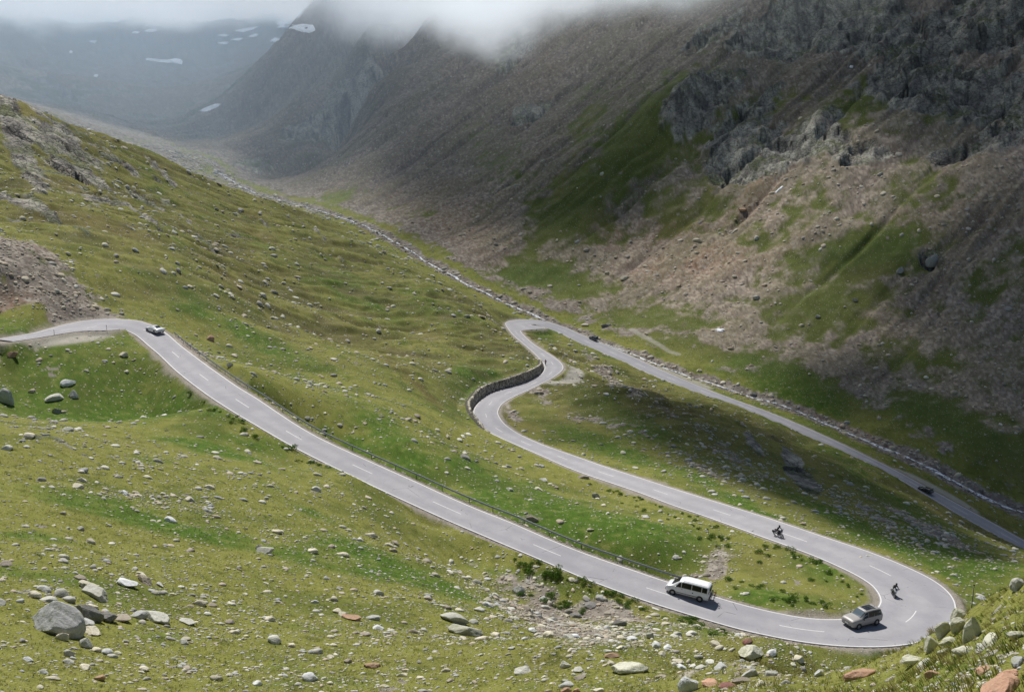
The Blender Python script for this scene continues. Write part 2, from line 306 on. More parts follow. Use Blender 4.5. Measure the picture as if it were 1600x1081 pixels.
green_m = blobs([(1000,225,70,110,-55,.95),(900,320,70,85,-50,.95),(1050,330,70,40,-40,.7),(780,250,90,30,-50,.45),(1180,380,70,30,-30,.5),(1450,180,60,30,0,.4),(1550,440,50,70,-50,.5),(1500,570,80,30,-30,.45),(930,180,50,60,-50,.5),(840,430,85,26,-5,1.),(900,455,70,20,0,.9),(810,405,30,15,0,.8),(1010,500,110,30,-12,.8),(1080,545,90,22,-20,.9),(1165,562,45,13,0,1.),(1110,320,55,30,0,.7),(1200,170,60,20,0,.7),(1260,330,50,60,-20,.55),(1360,395,110,50,0,.95),(1290,480,110,60,0,.8),(1240,600,110,40,-20,.95),(1470,650,110,40,-15,.9),(1560,700,120,50,-10,.9),(1400,560,70,40,0,.6),(1250,420,40,60,-40,.7),(1440,300,60,50,0,.6),(1330,170,70,40,0,.6),(650,330,60,12,-20,.3),(530,310,30,14,0,.9),(1120,260,60,20,0,.2),(760,330,40,20,0,.2),(1600,560,60,200,-60,.35)])
mtn = sstep(4, 22, FD+5*n30)
scree = np.maximum(np.clip(scree_b, 0, 1), mtn*np.clip(1.0-1.15*green_m, 0, 1))
back = sstep(600, 720, RG)*sstep(20, -30, FD); scree = np.maximum(scree, .75*back)
scree = np.clip(scree+.9*(n30*.7+n8*.5)*sstep(.05, .4, scree)*sstep(1.0, .8, scree)+.25*n8*sstep(.05, .4, scree), 0, 1)
bank = np.exp(-(dS/(5+2.5*n30))**2)*(dS < 39)
scree = np.maximum(scree, np.clip(bank*1.3, 0, 1))
lush = blobs([(150,655,240,22,-5,1.),(330,700,120,14,-6,.9),(560,700,60,20,-25,.8),(650,740,120,25,-20,.9),(760,760,90,40,-20,.9),(870,800,100,40,-15,1.),(1000,840,90,30,-10,.9),(300,830,330,16,-3,.8),(600,880,160,22,-8,.8),(520,810,80,10,0,.4),(850,905,120,14,-15,.6),(740,605,60,30,20,.7),(700,640,60,20,0,.6),(1000,660,120,30,-20,.85),(950,700,130,14,-18,.8),(1150,780,130,14,-18,.8),(1350,830,180,14,-15,1.),(1520,870,110,22,-5,.9),(1290,890,60,30,0,.7),(1200,930,90,18,0,.8),(1400,790,160,20,-15,.7),(940,560,60,20,-20,.6),(850,530,25,16,0,.9),(520,450,160,25,-12,.55),(660,490,120,30,-15,.5),(230,260,120,15,-30,.3),(300,480,80,20,-20,.5),(420,545,80,14,-12,.6),(1165,562,40,12,0,1.),(1360,395,90,40,0,.8),(1240,600,100,35,-20,.8),(1470,650,110,30,-15,.7),(840,430,85,26,-5,.8),(60,840,80,14,0,.6),(100,900,140,16,0,.5),(1000,930,160,12,-15,.6),(1330,1005,120,6,0,.6),(30,610,60,14,0,.5),(1060,840,60,20,0,.5),(380,690,80,16,-5,.8)])
lush = np.clip(lush*.9+.35*n30+.25*n90+.12, 0, 1)
brown = np.clip(blobs([(1060,640,90,25,-20,.5),(640,595,100,12,-25,.9),(330,420,220,14,-30,.5),(500,480,200,10,-22,.4),(900,860,70,16,0,.5),(470,580,70,10,0,.3),(850,1040,500,30,0,.35),(1000,870,120,14,-15,.5),(220,310,200,12,-32,.5),(600,660,100,12,-15,.2)])+.5*np.maximum(fbm(X, Y, 45, 4, 61), 0)+.25*n3, 0, 1)
red = np.clip(blobs([(1000,370,170,26,-8,1.),(1080,410,120,30,-8,.8),(1180,310,60,25,40,.8),(20,480,40,20,0,1.),(700,340,110,40,-35,.5),(1050,240,30,90,-50,.4),(1500,350,120,50,0,.35),(1450,500,120,90,0,.3),(1560,640,60,80,0,.3),(1300,1000,200,20,0,.35),(60,380,60,20,0,.3),(1320,660,70,10,-20,.7),(850,90,60,60,0,.3)])+.3*n30, 0, 1)
grey = mtn*sstep(.0, .5, n90+.4*n8)
# ------------------------------------------------------------------ relief
keep = sstep(1.5, 14, edge)                    # nothing rough on the road bench
amp = .55*n30*1.4+.35*n8+.10*n3
relief = keep*amp*np.interp(RG, [10, 60, 150, 400, 1000], [.35, .6, 1.0, 1.5, 2.5])
# hummocks and terraces of the left hillside
hill = sstep(230, 330, RG)*sstep(0, -60, FD)*sstep(900, 600, RG)
ha, hb = X*.8+Y*.6, Y*.8-X*.6                 # ribs run down the hillside
relief += hill*(5.0*fbm(X, Y, 85, 3, 77)+2.6*fbm(ha*.35, hb, 20, 4, 78, ridged=True)+1.0*fbm(ha*.4, hb, 7, 3, 88, ridged=True))
# gullies down the flank
gf = sstep(20, 110, FD)
gl_ = fbm(SX, FD*.10, 26, 4, 41, ridged=True)
relief -= gf*3.2*sstep(.45, .95, gl_)*np.interp(RG, [300, 700, 1500], [.55, 1, 1.6])
relief += gf*(6*fbm(SX, FD*.5, 120, 4, 45)+2.2*n30)
# crags: big facets, cracks and ledges
f1, f2, v1, t1 = cell(X*.8+6*n8, Y*.8+6*n8, 22, 1); g1, g2, v2, t2 = cell(X+2*n8, Y+2*n8, 7.5, 2)
crk = fbm(X, Y, 34, 5, 51, ridged=True, gain=.55)
rs = np.interp(RG, [20, 60, 120, 300, 450, 900, 2000], [.08, .12, .2, .40, .75, 1.2, 2.2])*np.where(FD < 0, .55, 1.)*np.where((RG > 850) & (RG < 1500), .5, 1.)
relief += rock*keep*rs*(15.*t1+5.*t2+2.0*(v1-.4)*sstep(.0, .5, f2-f1)+8*(crk-.6))*(1-.7*far)
relief += far*rs*(6.5+9*sstep(2000, 2350, RG))*fbm(X, Y, 260, 6, 55, ridged=True, gain=.55)*sstep(1100, 1900, RG)
# rubble roughness on the scree
h1, h2, v3, t3 = cell(X, Y, 1.9, 3)
relief += scree*keep*(1-rock)*(.30*(v3-.2)*sstep(.5, .1, h1)+.5*n8)*np.interp(RG, [10, 60, 200, 400, 600], [.25, .5, 1., .5, .5])
# little banks beside the middle road and on the hillside
Zb = Z+relief
# road bench: level shoulder, then cut and fill slopes
e2 = np.maximum(edge-.9, 0)
fillz = roadz-.10-.72*e2-.02*e2**1.5; cutz = roadz-.10+.75*e2+.03*e2**1.6
near_r = edge < 26
Zr = np.clip(Zb, fillz, cutz)
# ditch-free smooth join
Zb = np.where(near_r, Zr, Zb)
onw = (np.sign(offs) == sl) & (edge < 16) & (wall_h(iR_) > .1)
wz = roadz+wall_h(iR_)-.05*np.maximum(edge-WOFF, 0)
Zb = np.where(onw & (edge > WOFF), np.maximum(Zb, np.where(edge < 9, wz, Zb)), Zb)
Zb = np.where(edge < .9, roadz-.10-.14*sstep(.0, -.8, edge), Zb)
# stream bed
bed = ST[iS, 2]
cut = .7*np.exp(-(dS/5.0)**2)+.5*np.exp(-(dS/2.2)**2)
Zb = np.where(dS < 39, Zb-cut*sstep(2, 10, edge), Zb)
Z = Zb; SIL[0] = Z
# ------------------------------------------------------------------ terrain mesh
def grid_faces(nr, nc):
    i = np.arange(nr-1)[:, None]*nc+np.arange(nc-1)[None]; i = i.ravel()
    return np.stack([i, i+1, i+nc+1, i+nc], -1)
def fast_mesh(name, V, Fc):
    me = bpy.data.meshes.new(name); V = np.asarray(V, np.float32); Fc = np.asarray(Fc, np.int32); k = Fc.shape[1]
    me.vertices.add(len(V)); me.vertices.foreach_set('co', V.ravel())
    me.loops.add(Fc.size); me.loops.foreach_set('vertex_index', Fc.ravel())
    me.polygons.add(len(Fc)); me.polygons.foreach_set('loop_start', np.arange(0, Fc.size, k, dtype=np.int32))
    me.update(calc_edges=True); return me
def set_attr(me, name, arr):
    a = me.attributes.new(name, 'FLOAT_COLOR', 'POINT'); q = np.ones((len(arr), 4), np.float32); q[:, :arr.shape[1]] = arr; a.data.foreach_set('color', q.ravel())
def shade(me, v=True): me.polygons.foreach_set('use_smooth', [v]*len(me.polygons))
def link(name, me, mat=None, parent=None):
    o = bpy.data.objects.new(name, me); col.objects.link(o)
    if mat: me.materials.clear(); me.materials.append(mat)
    if parent: o.parent = parent
    return o
def tag(o, label=None, cat=None, group=None, kind=None):
    for k, v in (('label', label), ('category', cat), ('group', group), ('kind', kind)):
        if v: o[k] = v
    return o
# ------------------------------------------------------------------ material helper
class NT:
    def __init__(s, name):
        s.m = bpy.data.materials.new(name); s.m.use_nodes = True; s.t = s.m.node_tree; s.t.nodes.clear()
        s.out = s.n('ShaderNodeOutputMaterial')
    def n(s, ty, **kw):
        nd = s.t.nodes.new(ty)
        for k, v in kw.items():
            if k.startswith('_'): setattr(nd, k[1:], v)
            else:
                inp = nd.inputs[int(k[1:])] if k[0] == 'i' and k[1:].isdigit() else nd.inputs[k.replace('__', ' ')]
                if isinstance(v, bpy.types.NodeSocket): s.t.links.new(v, inp)
                else: inp.default_value = v
        return nd
    def noise(s, scale, detail=4, rough=.6, vec=None, dist=0):
        nd = s.n('ShaderNodeTexNoise', Scale=scale, Detail=detail, Roughness=rough, Distortion=dist)
        if vec: s.t.links.new(vec, nd.inputs['Vector'])
        return nd.outputs['Fac']
    def math(s, op, a, b=0., c=None, clamp=False):
        nd = s.n('ShaderNodeMath', _operation=op, i0=a, i1=b, _use_clamp=clamp)
        if c is not None:
            if isinstance(c, bpy.types.NodeSocket): s.t.links.new(c, nd.inputs[2])
            else: nd.inputs[2].default_value = c
        return nd.outputs[0]
    def ramp(s, f, a, b, lo=0., hi=1.):
        return s.n('ShaderNodeMapRange', Value=f, i1=a, i2=b, i3=lo, i4=hi, _interpolation_type='SMOOTHSTEP').outputs[0]
    def mix(s, f, a, b, blend='MIX'):
        nd = s.n('ShaderNodeMix', _data_type='RGBA', _blend_type=blend)
        for i, v in ((0, f), (6, a), (7, b)):
            if isinstance(v, bpy.types.NodeSocket): s.t.links.new(v, nd.inputs[i])
            else: nd.inputs[i].default_value = (*v, 1) if isinstance(v, tuple) and len(v) == 3 else v
        return nd.outputs[2]
    def bsdf(s, color, rough=.9, bump=None, bstr=.5, bdist=.1, **kw):
        b = s.n('ShaderNodeBsdfPrincipled', Roughness=rough, **kw)
        if isinstance(color, bpy.types.NodeSocket): s.t.links.new(color, b.inputs['Base Color'])
        else: b.inputs['Base Color'].default_value = (*color, 1)
        if bump is not None:
            q = s.n('ShaderNodeBump', Strength=bstr, Distance=bdist, Height=bump); s.t.links.new(q.outputs[0], b.inputs['Normal'])
        s.t.links.new(b.outputs[0], s.out.inputs[0]); return s.m
def pos(t): return t.n('ShaderNodeNewGeometry').outputs['Position']
# ground colour, baked per vertex, with some sun and shade painted in
def C3(r, g, b): return np.array([r, g, b])
def mx(f, a, b): f = np.clip(f, 0, 1)[..., None]; return a*(1-f)+b*f
m6 = fbm(X, Y, 5.5, 3, 71, .6); m1 = fbm(X, Y, 1.6, 3, 73, .65); wide = fbm(X, Y, 60, 3, 75)
lf = np.clip(lush+.45*m6, 0, 1)
lf = np.clip(lf*1.1+.25*wide+.45*n8+.25*m1, 0, 1)
turf = mx(sstep(.12, .85, lf), C3(.225, .230, .055), C3(.078, .150, .018))
turf = mx(brown*sstep(-.3, .3, m6+.5*m1)*.9, turf, C3(.130, .088, .036))
turf = mx(sstep(.0, .5, m1)*.5, turf, C3(.300, .290, .095))
turf = mx(sstep(-.05, -.5, m1)*.55, turf, C3(.045, .062, .012))
turf = mx(sstep(4, 30, FD)*.7, turf, C3(.100, .125, .040)*(1+.5*m6[..., None]))  # turf across the stream darkened, shade painted into its colour
turf = mx(sstep(.05, .4, fbm(X, Y, 14, 3, 79))*.55, turf, C3(.085, .115, .022))
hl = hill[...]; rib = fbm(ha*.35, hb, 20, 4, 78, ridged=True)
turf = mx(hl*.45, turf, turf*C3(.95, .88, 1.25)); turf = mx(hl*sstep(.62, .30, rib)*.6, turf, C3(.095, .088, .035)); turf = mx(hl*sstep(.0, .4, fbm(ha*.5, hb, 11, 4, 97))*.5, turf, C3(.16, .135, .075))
turf = mx(sstep(.1, .5, wide+.3*m6)*.4*(1-lush), turf, C3(.25, .19, .075))
sv1, sv2, sw, st_ = cell(X, Y, 1.1, 7)
soil = mx(sstep(-.3, .3, n8), C3(.165, .140, .118), C3(.225, .195, .165))
soil = mx(red*.8, soil, C3(.250, .150, .095))
soil = mx(grey*.5, soil, C3(.150, .135, .125))
soil = mx(sstep(.0, .5, m1)*.55, soil, C3(.36, .32, .265))
soil = mx(sstep(.0, -.45, m1+.4*m6)*.75, soil, C3(.075, .062, .05))
soil = mx((sw > .8)*.6, soil, C3(.42, .38, .32))
sf = sstep(.35, .62, scree+.5*m6+.3*m1)
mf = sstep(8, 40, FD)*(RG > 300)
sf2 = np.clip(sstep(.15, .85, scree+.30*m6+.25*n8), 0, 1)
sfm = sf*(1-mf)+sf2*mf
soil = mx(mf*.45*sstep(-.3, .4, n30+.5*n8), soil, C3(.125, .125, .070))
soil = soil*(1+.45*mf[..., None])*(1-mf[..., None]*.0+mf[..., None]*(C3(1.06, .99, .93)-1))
soil = soil*(1-.50*sstep(560, 760, RG)*mf)[..., None]  # flank soil: sun on the lower band, shade higher up, painted in
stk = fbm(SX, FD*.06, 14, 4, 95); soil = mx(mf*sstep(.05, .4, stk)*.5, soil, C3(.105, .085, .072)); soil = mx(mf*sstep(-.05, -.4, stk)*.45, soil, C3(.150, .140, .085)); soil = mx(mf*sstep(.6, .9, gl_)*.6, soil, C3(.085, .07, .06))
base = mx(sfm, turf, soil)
bl = fbm(X*.75+Y*.25, Y*.5-X*.3+Z*.6, 7, 5, 81, .65); b2 = fbm(X, Y+Z, 24, 4, 83, .6)
rockc = mx(sstep(-.35, .35, bl), C3(.225, .205, .180), C3(.47, .445, .36)); rockc = mx(sstep(.1, .5, b2)*.5, rockc, C3(.50, .50, .38))
rockc = mx(sstep(.55, .9, fbm(X+Z*.5, Y-Z*.5, 16, 4, 87, ridged=True))*.7, rockc, C3(.07, .066, .06))
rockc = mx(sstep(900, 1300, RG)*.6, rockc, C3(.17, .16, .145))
rockc = mx(sstep(.12, .0, f2-f1)*.7, rockc, C3(.05, .048, .044)); rockc = mx(sstep(.10, .0, g2-g1)*.5, rockc, C3(.06, .058, .05))
zx = np.gradient(Z, axis=1)/(np.gradient(X, axis=1)+1e-9); dr = np.gradient(RG, axis=0); zr = np.gradient(Z, axis=0)/dr
steep = np.hypot(zx, zr)
grassy = sstep(1.35, .65, steep)*sstep(-.12, .2, b2+.4*bl)
rockc = mx(grassy*.8, rockc, C3(.085, .105, .028))
rockc = rockc*(1+.45*np.clip(blobs([(1210,240,120,50,-5,1.),(1370,240,60,25,0,.8),(30,180,100,40,0,.5),(200,300,200,60,-30,.4)]), 0, 1)[..., None])  # sunlight painted on the main outcrop; left crest rock simply paler
rf = sstep(.3, .65, rock+.35*bl)
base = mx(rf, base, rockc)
# gravel tracks and pull-outs
grav = np.maximum.reduce([sstep(3.2, 1.8, dT+.8*m1), .95*sstep(4.2, 2.0, dP+.9*m1+.5*m6)*(edge > .3), .9*sstep(3.6, 1.8, dP2+.6*m1), .75*sstep(4.4, 2.2, dP3+.8*m1), .6*sstep(1.6, .8, dQ+.4*m1)])
base = mx(grav, base, C3(.45, .42, .36)*(1+.2*m1[..., None]))
# gravel shoulder of the road
base = mx(sstep(2.1+2.6*m6+1.2*m1, .5, edge), base, C3(.32, .285, .24)*(1+.35*m1[..., None]))
def ground_material(kind):
    t = NT('ground_'+kind); P = pos(t)
    c = t.n('ShaderNodeAttribute', _attribute_name='albedo').outputs['Color']
    def n2(scale, detail, rough):
        nd = t.n('ShaderNodeTexNoise', _noise_dimensions='2D' if kind != 'bedrock' else '3D', Scale=scale, Detail=detail, Roughness=rough, Vector=P); return nd.outputs['Fac']
    def v2(scale, feat='F1'):
        return t.n('ShaderNodeTexVoronoi', _voronoi_dimensions='2D' if kind != 'bedrock' else '3D', _feature=feat, Scale=scale, Vector=P)
    if kind == 'turf':
        tiny = n2(5., 3, .75)
        c = t.mix(t.ramp(tiny, .5, .28, 0, .65), c, t.mix(.7, c, (.015, .022, .004))); c = t.mix(t.ramp(tiny, .55, .78, 0, .45), c, (.33, .31, .11))
        v = v2(1.5); sv = t.n('ShaderNodeSeparateColor', Color=v.outputs['Color'])
        on = t.math('MULTIPLY', t.math('GREATER_THAN', sv.outputs[0], .86), t.ramp(v.outputs['Distance'], .26, .16))
        c = t.mix(on, c, t.mix(sv.outputs[1], (.26, .24, .19), (.46, .44, .36)))
        h = t.math('ADD', t.math('MULTIPLY', tiny, .25), t.math('MULTIPLY', on, .12))
        return t.bsdf(c, .95, h, .9, .8, **{'Specular IOR Level': .1})
    if kind == 'scree':
        v = v2(1.15); sv = t.n('ShaderNodeSeparateColor', Color=v.outputs['Color']); w = v2(.42); sw_ = t.n('ShaderNodeSeparateColor', Color=w.outputs['Color'])
        tiny = n2(5., 3, .75)
        c = t.mix(t.ramp(tiny, .5, .25, 0, .6), c, (.05, .042, .035))
        c = t.mix(t.math('MULTIPLY', t.ramp(v.outputs['Distance'], .5, .3), t.ramp(sv.outputs[0], .3, .9, 0, .55)), c, t.mix(sv.outputs[1], (.17, .145, .125), (.40, .36, .30)))
        c = t.mix(t.math('MULTIPLY', t.ramp(w.outputs['Distance'], .36, .26), t.math('MULTIPLY', t.math('GREATER_THAN', sw_.outputs[0], .86), .6)), c, t.mix(sw_.outputs[1], (.18, .165, .14), (.42, .39, .33)))
        h = t.math('ADD', t.math('MULTIPLY', t.ramp(v.outputs['Distance'], .5, .1), .16), t.math('MULTIPLY', tiny, .06))
        return t.bsdf(c, .95, h, .55, .7, **{'Specular IOR Level': .1})
    a = n2(.5, 6, .72)
    v = v2(.45, 'DISTANCE_TO_EDGE')
    c = t.mix(t.ramp(a, .52, .30, 0, .75), c, (.05, .048, .043)); c = t.mix(t.ramp(a, .55, .75, 0, .6), c, (.50, .49, .42))
    c = t.mix(t.ramp(v.outputs['Distance'], .07, .0, 0, .6), c, (.04, .038, .035))
    h = t.math('ADD', t.math('MULTIPLY', a, 1.3), t.math('MULTIPLY', t.ramp(v.outputs['Distance'], 0, .15), .35))
    return t.bsdf(c, .9, h, .8, .8, **{'Specular IOR Level': .2})
TURF, SCREE, BEDROCK = ground_material('turf'), ground_material('scree'), ground_material('bedrock')
me = fast_mesh('ground', np.stack([X, Y, Z], -1).reshape(-1, 3), grid_faces(NRW, NA)[:, ::-1])
shade(me); set_attr(me, 'albedo', base.reshape(-1, 3))
go = link('ground', me, TURF); me.materials.append(SCREE); me.materials.append(BEDROCK)
fm = np.where(rf > .5, 2, np.where(sf > .5, 1, 0))[:-1, :-1]
me.polygons.foreach_set('material_index', fm.ravel().astype(np.int32))
tag(go, kind='structure')
def height(x, y):
    """ground height at world x, y"""
    a = math.atan2(x, y); l = math.log(math.hypot(x, y)); i = (a-az[0])/(az[1]-az[0]); j = float(np.interp(l, lr, RI))
    i = min(max(i, 0), NA-1.001); j = min(max(j, 0), NRW-1.001); i0, j0 = int(i), int(j); f, g = i-i0, j-j0
    return float((Z[j0, i0]*(1-f)+Z[j0, i0+1]*f)*(1-g)+(Z[j0+1, i0]*(1-f)+Z[j0+1, i0+1]*f)*g)
def heights(x, y, M=None):
    M = Z if M is None else M
    i = np.clip((np.arctan2(x, y)-az[0])/(az[1]-az[0]), 0, NA-1.001); j = np.clip(np.interp(np.log(np.hypot(x, y)), lr, RI), 0, NRW-1.001)
    i0, j0 = i.astype(int), j.astype(int); f, g = i-i0, j-j0
    return (M[j0, i0]*(1-f)+M[j0, i0+1]*f)*(1-g)+(M[j0+1, i0]*(1-f)+M[j0+1, i0+1]*f)*g
# ------------------------------------------------------------------ road surface and paint
NLS = NL*sl                                   # towards the traced first edge
def ribbon(a, b, o0, o1, dz, n_across=2, side=None):
    """strip along the road between lateral offsets (functions of station)"""
    k = np.arange(a, b+1); rows = []
    for q in np.linspace(0, 1, n_across):
        off = (o0(k)*(1-q)+o1(k)*q); p = CL[k, :2]+NLS[k]*off[:, None]
        rows.append(np.c_[p, CL[k, 2]+dz])
    V = np.stack(rows, 1).reshape(-1, 3)
    return V, grid_faces(len(k), n_across)
def join(parts):
    V, Fc, n_ = [], [], 0
    for v, f in parts: V.append(v); Fc.append(f+n_); n_ += len(v)
    return np.vstack(V), np.vstack(Fc)
def flip_up(V, Fc):
    m_ = len(Fc)//2+3; a, b, c = V[Fc[m_, 0]], V[Fc[m_, 1]], V[Fc[m_, 2]]
    return Fc[:, ::-1] if np.cross(b-a, c-b)[2] < 0 else Fc
def asphalt_material():
    t = NT('asphalt'); P = pos(t)
    at = t.n('ShaderNodeAttribute', _attribute_name='lane'); sp = t.n('ShaderNodeSeparateColor', Color=at.outputs['Color'])
    n1 = t.noise(.35, 5, .6, P); n2 = t.noise(30, 2, .6, P); n3_ = t.noise(2.5, 5, .7, P)
    c = t.mix(t.ramp(n1, .3, .7), (.34, .33, .345), (.40, .385, .40))
    c = t.mix(t.ramp(n2, .2, .8, 0, .35), c, (.20, .20, .21))
    pat = t.noise(.09, 3, .5, P); c = t.mix(t.ramp(pat, .52, .56, 0, .35), c, (.27, .265, .28))
    c = t.mix(t.math('MULTIPLY', sp.outputs[0], t.ramp(n3_, .3, .7, .25, .6)), c, (.25, .245, .26))
    v = t.n('ShaderNodeTexVoronoi', Scale=.16, Vector=P, _feature='DISTANCE_TO_EDGE', Randomness=1.)
    c = t.mix(t.math('MULTIPLY', t.ramp(v.outputs['Distance'], .006, .001), t.ramp(n1, .55, .6)), c, (.07, .07, .075))
    return t.bsdf(c, .85, n2, .3, .01, **{'Specular IOR Level': .3})
ASPH = asphalt_material()
NS = len(CL)
na = 13
V, Fc = ribbon(0, NS-1, lambda k: -WB[k], lambda k: WA[k], 0., na)
V = V.reshape(NS, na, 3); A_, B_ = V[:, :1].copy(), V[:, -1:].copy(); A_[:, 0, :2] -= NLS*.22; B_[:, 0, :2] += NLS*.22; A_[..., 2] -= .7; B_[..., 2] -= .7
V = np.concatenate([A_, V, B_], 1).reshape(-1, 3); Fc = grid_faces(NS, na+2)
me = fast_mesh('road', V, flip_up(V, Fc)); shade(me, False)
q = np.r_[-1, np.linspace(-1, 1, na), 1]; track = np.tile(np.exp(-((np.abs(q)-.5)/.22)**2), NS)
set_attr(me, 'lane', np.c_[track, track, track])
tag(link('road', me, ASPH), kind='structure')
def paint_material():
    t = NT('road_paint'); P = pos(t); n = t.noise(6, 4, .7, P); n2 = t.noise(.4, 3, .6, P)
    c = t.mix(t.ramp(n, .35, .75, 0, .45), (.74, .73, .70), (.42, .41, .40)); c = t.mix(t.ramp(n2, .5, .8, 0, .5), c, (.5, .49, .48))
    return t.bsdf(c, .7, **{'Specular IOR Level': .3})
PAINT = paint_material()
V, Fc = ribbon(0, NS-1, lambda k: WA[k]-.25, lambda k: WA[k]-.09, .006); me = fast_mesh('edge_line', V, flip_up(V, Fc)); tag(link('road_edge_line', me, PAINT), kind='structure')
V, Fc = ribbon(0, NS-1, lambda k: -WB[k]+.25, lambda k: -WB[k]+.09, .006); me = fast_mesh('edge_line', V, flip_up(V, Fc)); tag(link('road_edge_line', me, PAINT), kind='structure')
SL = np.r_[0, np.cumsum(np.linalg.norm(np.diff(CL[:, :2], axis=0), axis=1))]
# ------------------------------------------------------------------ clouds: added sheet out of view, shaped to shade the ground, mist on the summits, haze at the valley head
SUN_EL, SUN_AZ = R(56), R(-24)     # azimuth clockwise from +Y
SD = Vector((math.cos(SUN_EL)*math.sin(SUN_AZ), math.cos(SUN_EL)*math.cos(SUN_AZ), math.sin(SUN_EL)))
CH = 480.
sub = (slice(None, None, 3), slice(None, None, 3))
As, Ls = AG[sub], LG[sub]
shadeb = blobs([(1500,100,330,170,-10,.74),(1200,60,260,110,0,.72),(900,60,220,110,0,.95),(620,110,260,90,-10,.85),(700,230,210,60,-25,.80),(930,240,100,60,-40,.85),(1060,240,90,60,0,.7),(1130,200,90,50,0,.55),(500,230,150,60,-10,.7),(1560,330,150,90,0,.95),(1500,450,200,60,-20,1.),(1400,400,90,50,0,.85),(1560,560,170,120,0,.95),(1330,560,110,60,-15,.90),(1250,600,80,30,-15,.6),(1500,690,220,70,-25,1.),
  (1120,680,110,34,-22,1.),(1010,640,80,24,-24,1.),(1070,662,90,28,-22,1.),(1160,700,110,34,-24,1.),(1230,735,110,45,-25,1.),(1380,790,130,28,-25,.95),(1040,700,140,20,-18,.7),(1580,825,200,80,-28,1.),(1450,760,90,40,-28,.95),(1400,740,110,30,-25,.85),(880,680,90,18,-20,.45),(790,660,30,12,-30,.5),
  (730,715,150,9,-14,.55),(1250,640,80,16,-20,.5),(150,240,120,20,-30,.15),(1000,440,60,20,0,.35),(1180,470,60,20,0,.30),(850,310,60,30,-30,.5),(640,360,60,20,0,.3),(700,260,80,30,0,.4),(1240,540,40,40,0,.3),(620,610,100,10,-25,.35),(920,610,30,6,-20,.0)], As, Ls)
lit = blobs([(1200,235,120,50,0,.95),(1370,240,50,22,0,.7),(1050,330,150,45,0,.85),(600,330,90,30,-20,.7),(780,370,120,40,0,.5),(1250,330,70,60,0,.6),(1300,420,70,50,-40,.3),(1080,430,200,60,0,.6),(320,235,50,14,-10,.6)], As, Ls)
S_ = np.clip(shadeb*1.1, 0, 1)*(1-lit)*sstep(2900, 2500, RG[sub])
Xs, Ys, Zs = X[sub], Y[sub], Z[sub]
S_ = np.maximum(S_, .7*sstep(1100, 1500, RG[sub])*sstep(3000, 2700, RG[sub]))
S_ = np.clip(S_+.5*fbm(Xs, Ys, 120, 4, 101)*sstep(.05, .5, S_)*sstep(1.0, .8, S_)+.25*sstep(.1, .5, fbm(Xs, Ys, 240, 3, 107))*sstep(300, 450, np.hypot(Xs, Ys))*sstep(-40, 60, FD[sub]), 0, 1)
k_ = (CH-Zs)/SD.z; cxs, cys = Xs+SD.x*k_, Ys+SD.y*k_
cell_m = 7.; x0, y0, nx, ny = -1900., 50., 520, 520
# visible ground only: what the sight lines reach
vis = np.maximum.accumulate(Zs/np.hypot(Xs, Ys), axis=0) <= Zs/np.hypot(Xs, Ys)+.004
xi = ((cxs-x0)/cell_m).astype(int); yi = ((cys-y0)/cell_m).astype(int); okc = (xi >= 0) & (xi < nx) & (yi >= 0) & (yi < ny) & vis
num = np.zeros((ny, nx)); den = np.full((ny, nx), 1e-6)
np.add.at(num, (yi[okc], xi[okc]), S_[okc]); np.add.at(den, (yi[okc], xi[okc]), 1.)
def blur(M, n):
    for _ in range(n):
        M = .25*np.roll(M, 1, 0)+.5*M+.25*np.roll(M, -1, 0); M = .25*np.roll(M, 1, 1)+.5*M+.25*np.roll(M, -1, 1)
    return M
num = np.where(den > .5, num/den, 0); den = (den > .5).astype(float)
val, wt = blur(num, 2), blur(den, 2)
for n_ in (6, 30, 120):
    a_, b_ = blur(num, n_), blur(den, n_); m = wt < .25; val = np.where(m, a_*.25/np.maximum(b_, 1e-9), val); wt = np.where(m & (b_ > 1e-3), .25, wt)
op = np.where(wt > 1e-6, val/np.maximum(wt, 1e-6), .3)
gx_, gy_ = np.meshgrid(x0+cell_m*(np.arange(nx)+.5), y0+cell_m*(np.arange(ny)+.5))
rim_ = np.minimum(np.minimum(gx_-gx_.min(), gx_.max()-gx_), np.minimum(gy_-gy_.min(), gy_.max()-gy_)); op = np.clip(op+.10*fbm(gx_, gy_, 60, 4, 111)*(op > .04), 0, 1)*sstep(0, 120, rim_)
op = .2*op+.8*sstep(.04, .62, op)
V = np.stack([gx_, gy_, CH+14*fbm(gx_, gy_, 90, 3, 113)+30*op], -1).reshape(-1, 3)
Fc = grid_faces(ny, nx); keepf = op.ravel()[Fc].max(1) > .01; Fc = Fc[keepf]
me = fast_mesh('shading_cloud', V, Fc); shade(me); set_attr(me, 'opacity', np.repeat(op.reshape(-1, 1), 3, 1))
t = NT('shading_cloud'); a = t.n('ShaderNodeAttribute', _attribute_name='opacity')
f = t.math('MULTIPLY', t.n('ShaderNodeSeparateColor', Color=a.outputs['Color']).outputs[0], .985)
tr = t.n('ShaderNodeBsdfTransparent'); tl = t.n('ShaderNodeBsdfTranslucent', Color=(.75, .78, .82, 1)); df = t.n('ShaderNodeBsdfDiffuse', Color=(.8, .8, .8, 1))
m1_ = t.n('ShaderNodeMixShader', i0=.94, i1=tl.outputs[0], i2=df.outputs[0]); m2_ = t.n('ShaderNodeMixShader', i0=f, i1=tr.outputs[0], i2=m1_.outputs[0])
t.t.links.new(m2_.outputs[0], t.out.inputs[0])
tag(link('shading_cloud', me, t.m), kind='stuff', label='unseen cloud sheet shaped to cast shade on the valley', cat='clouds', )
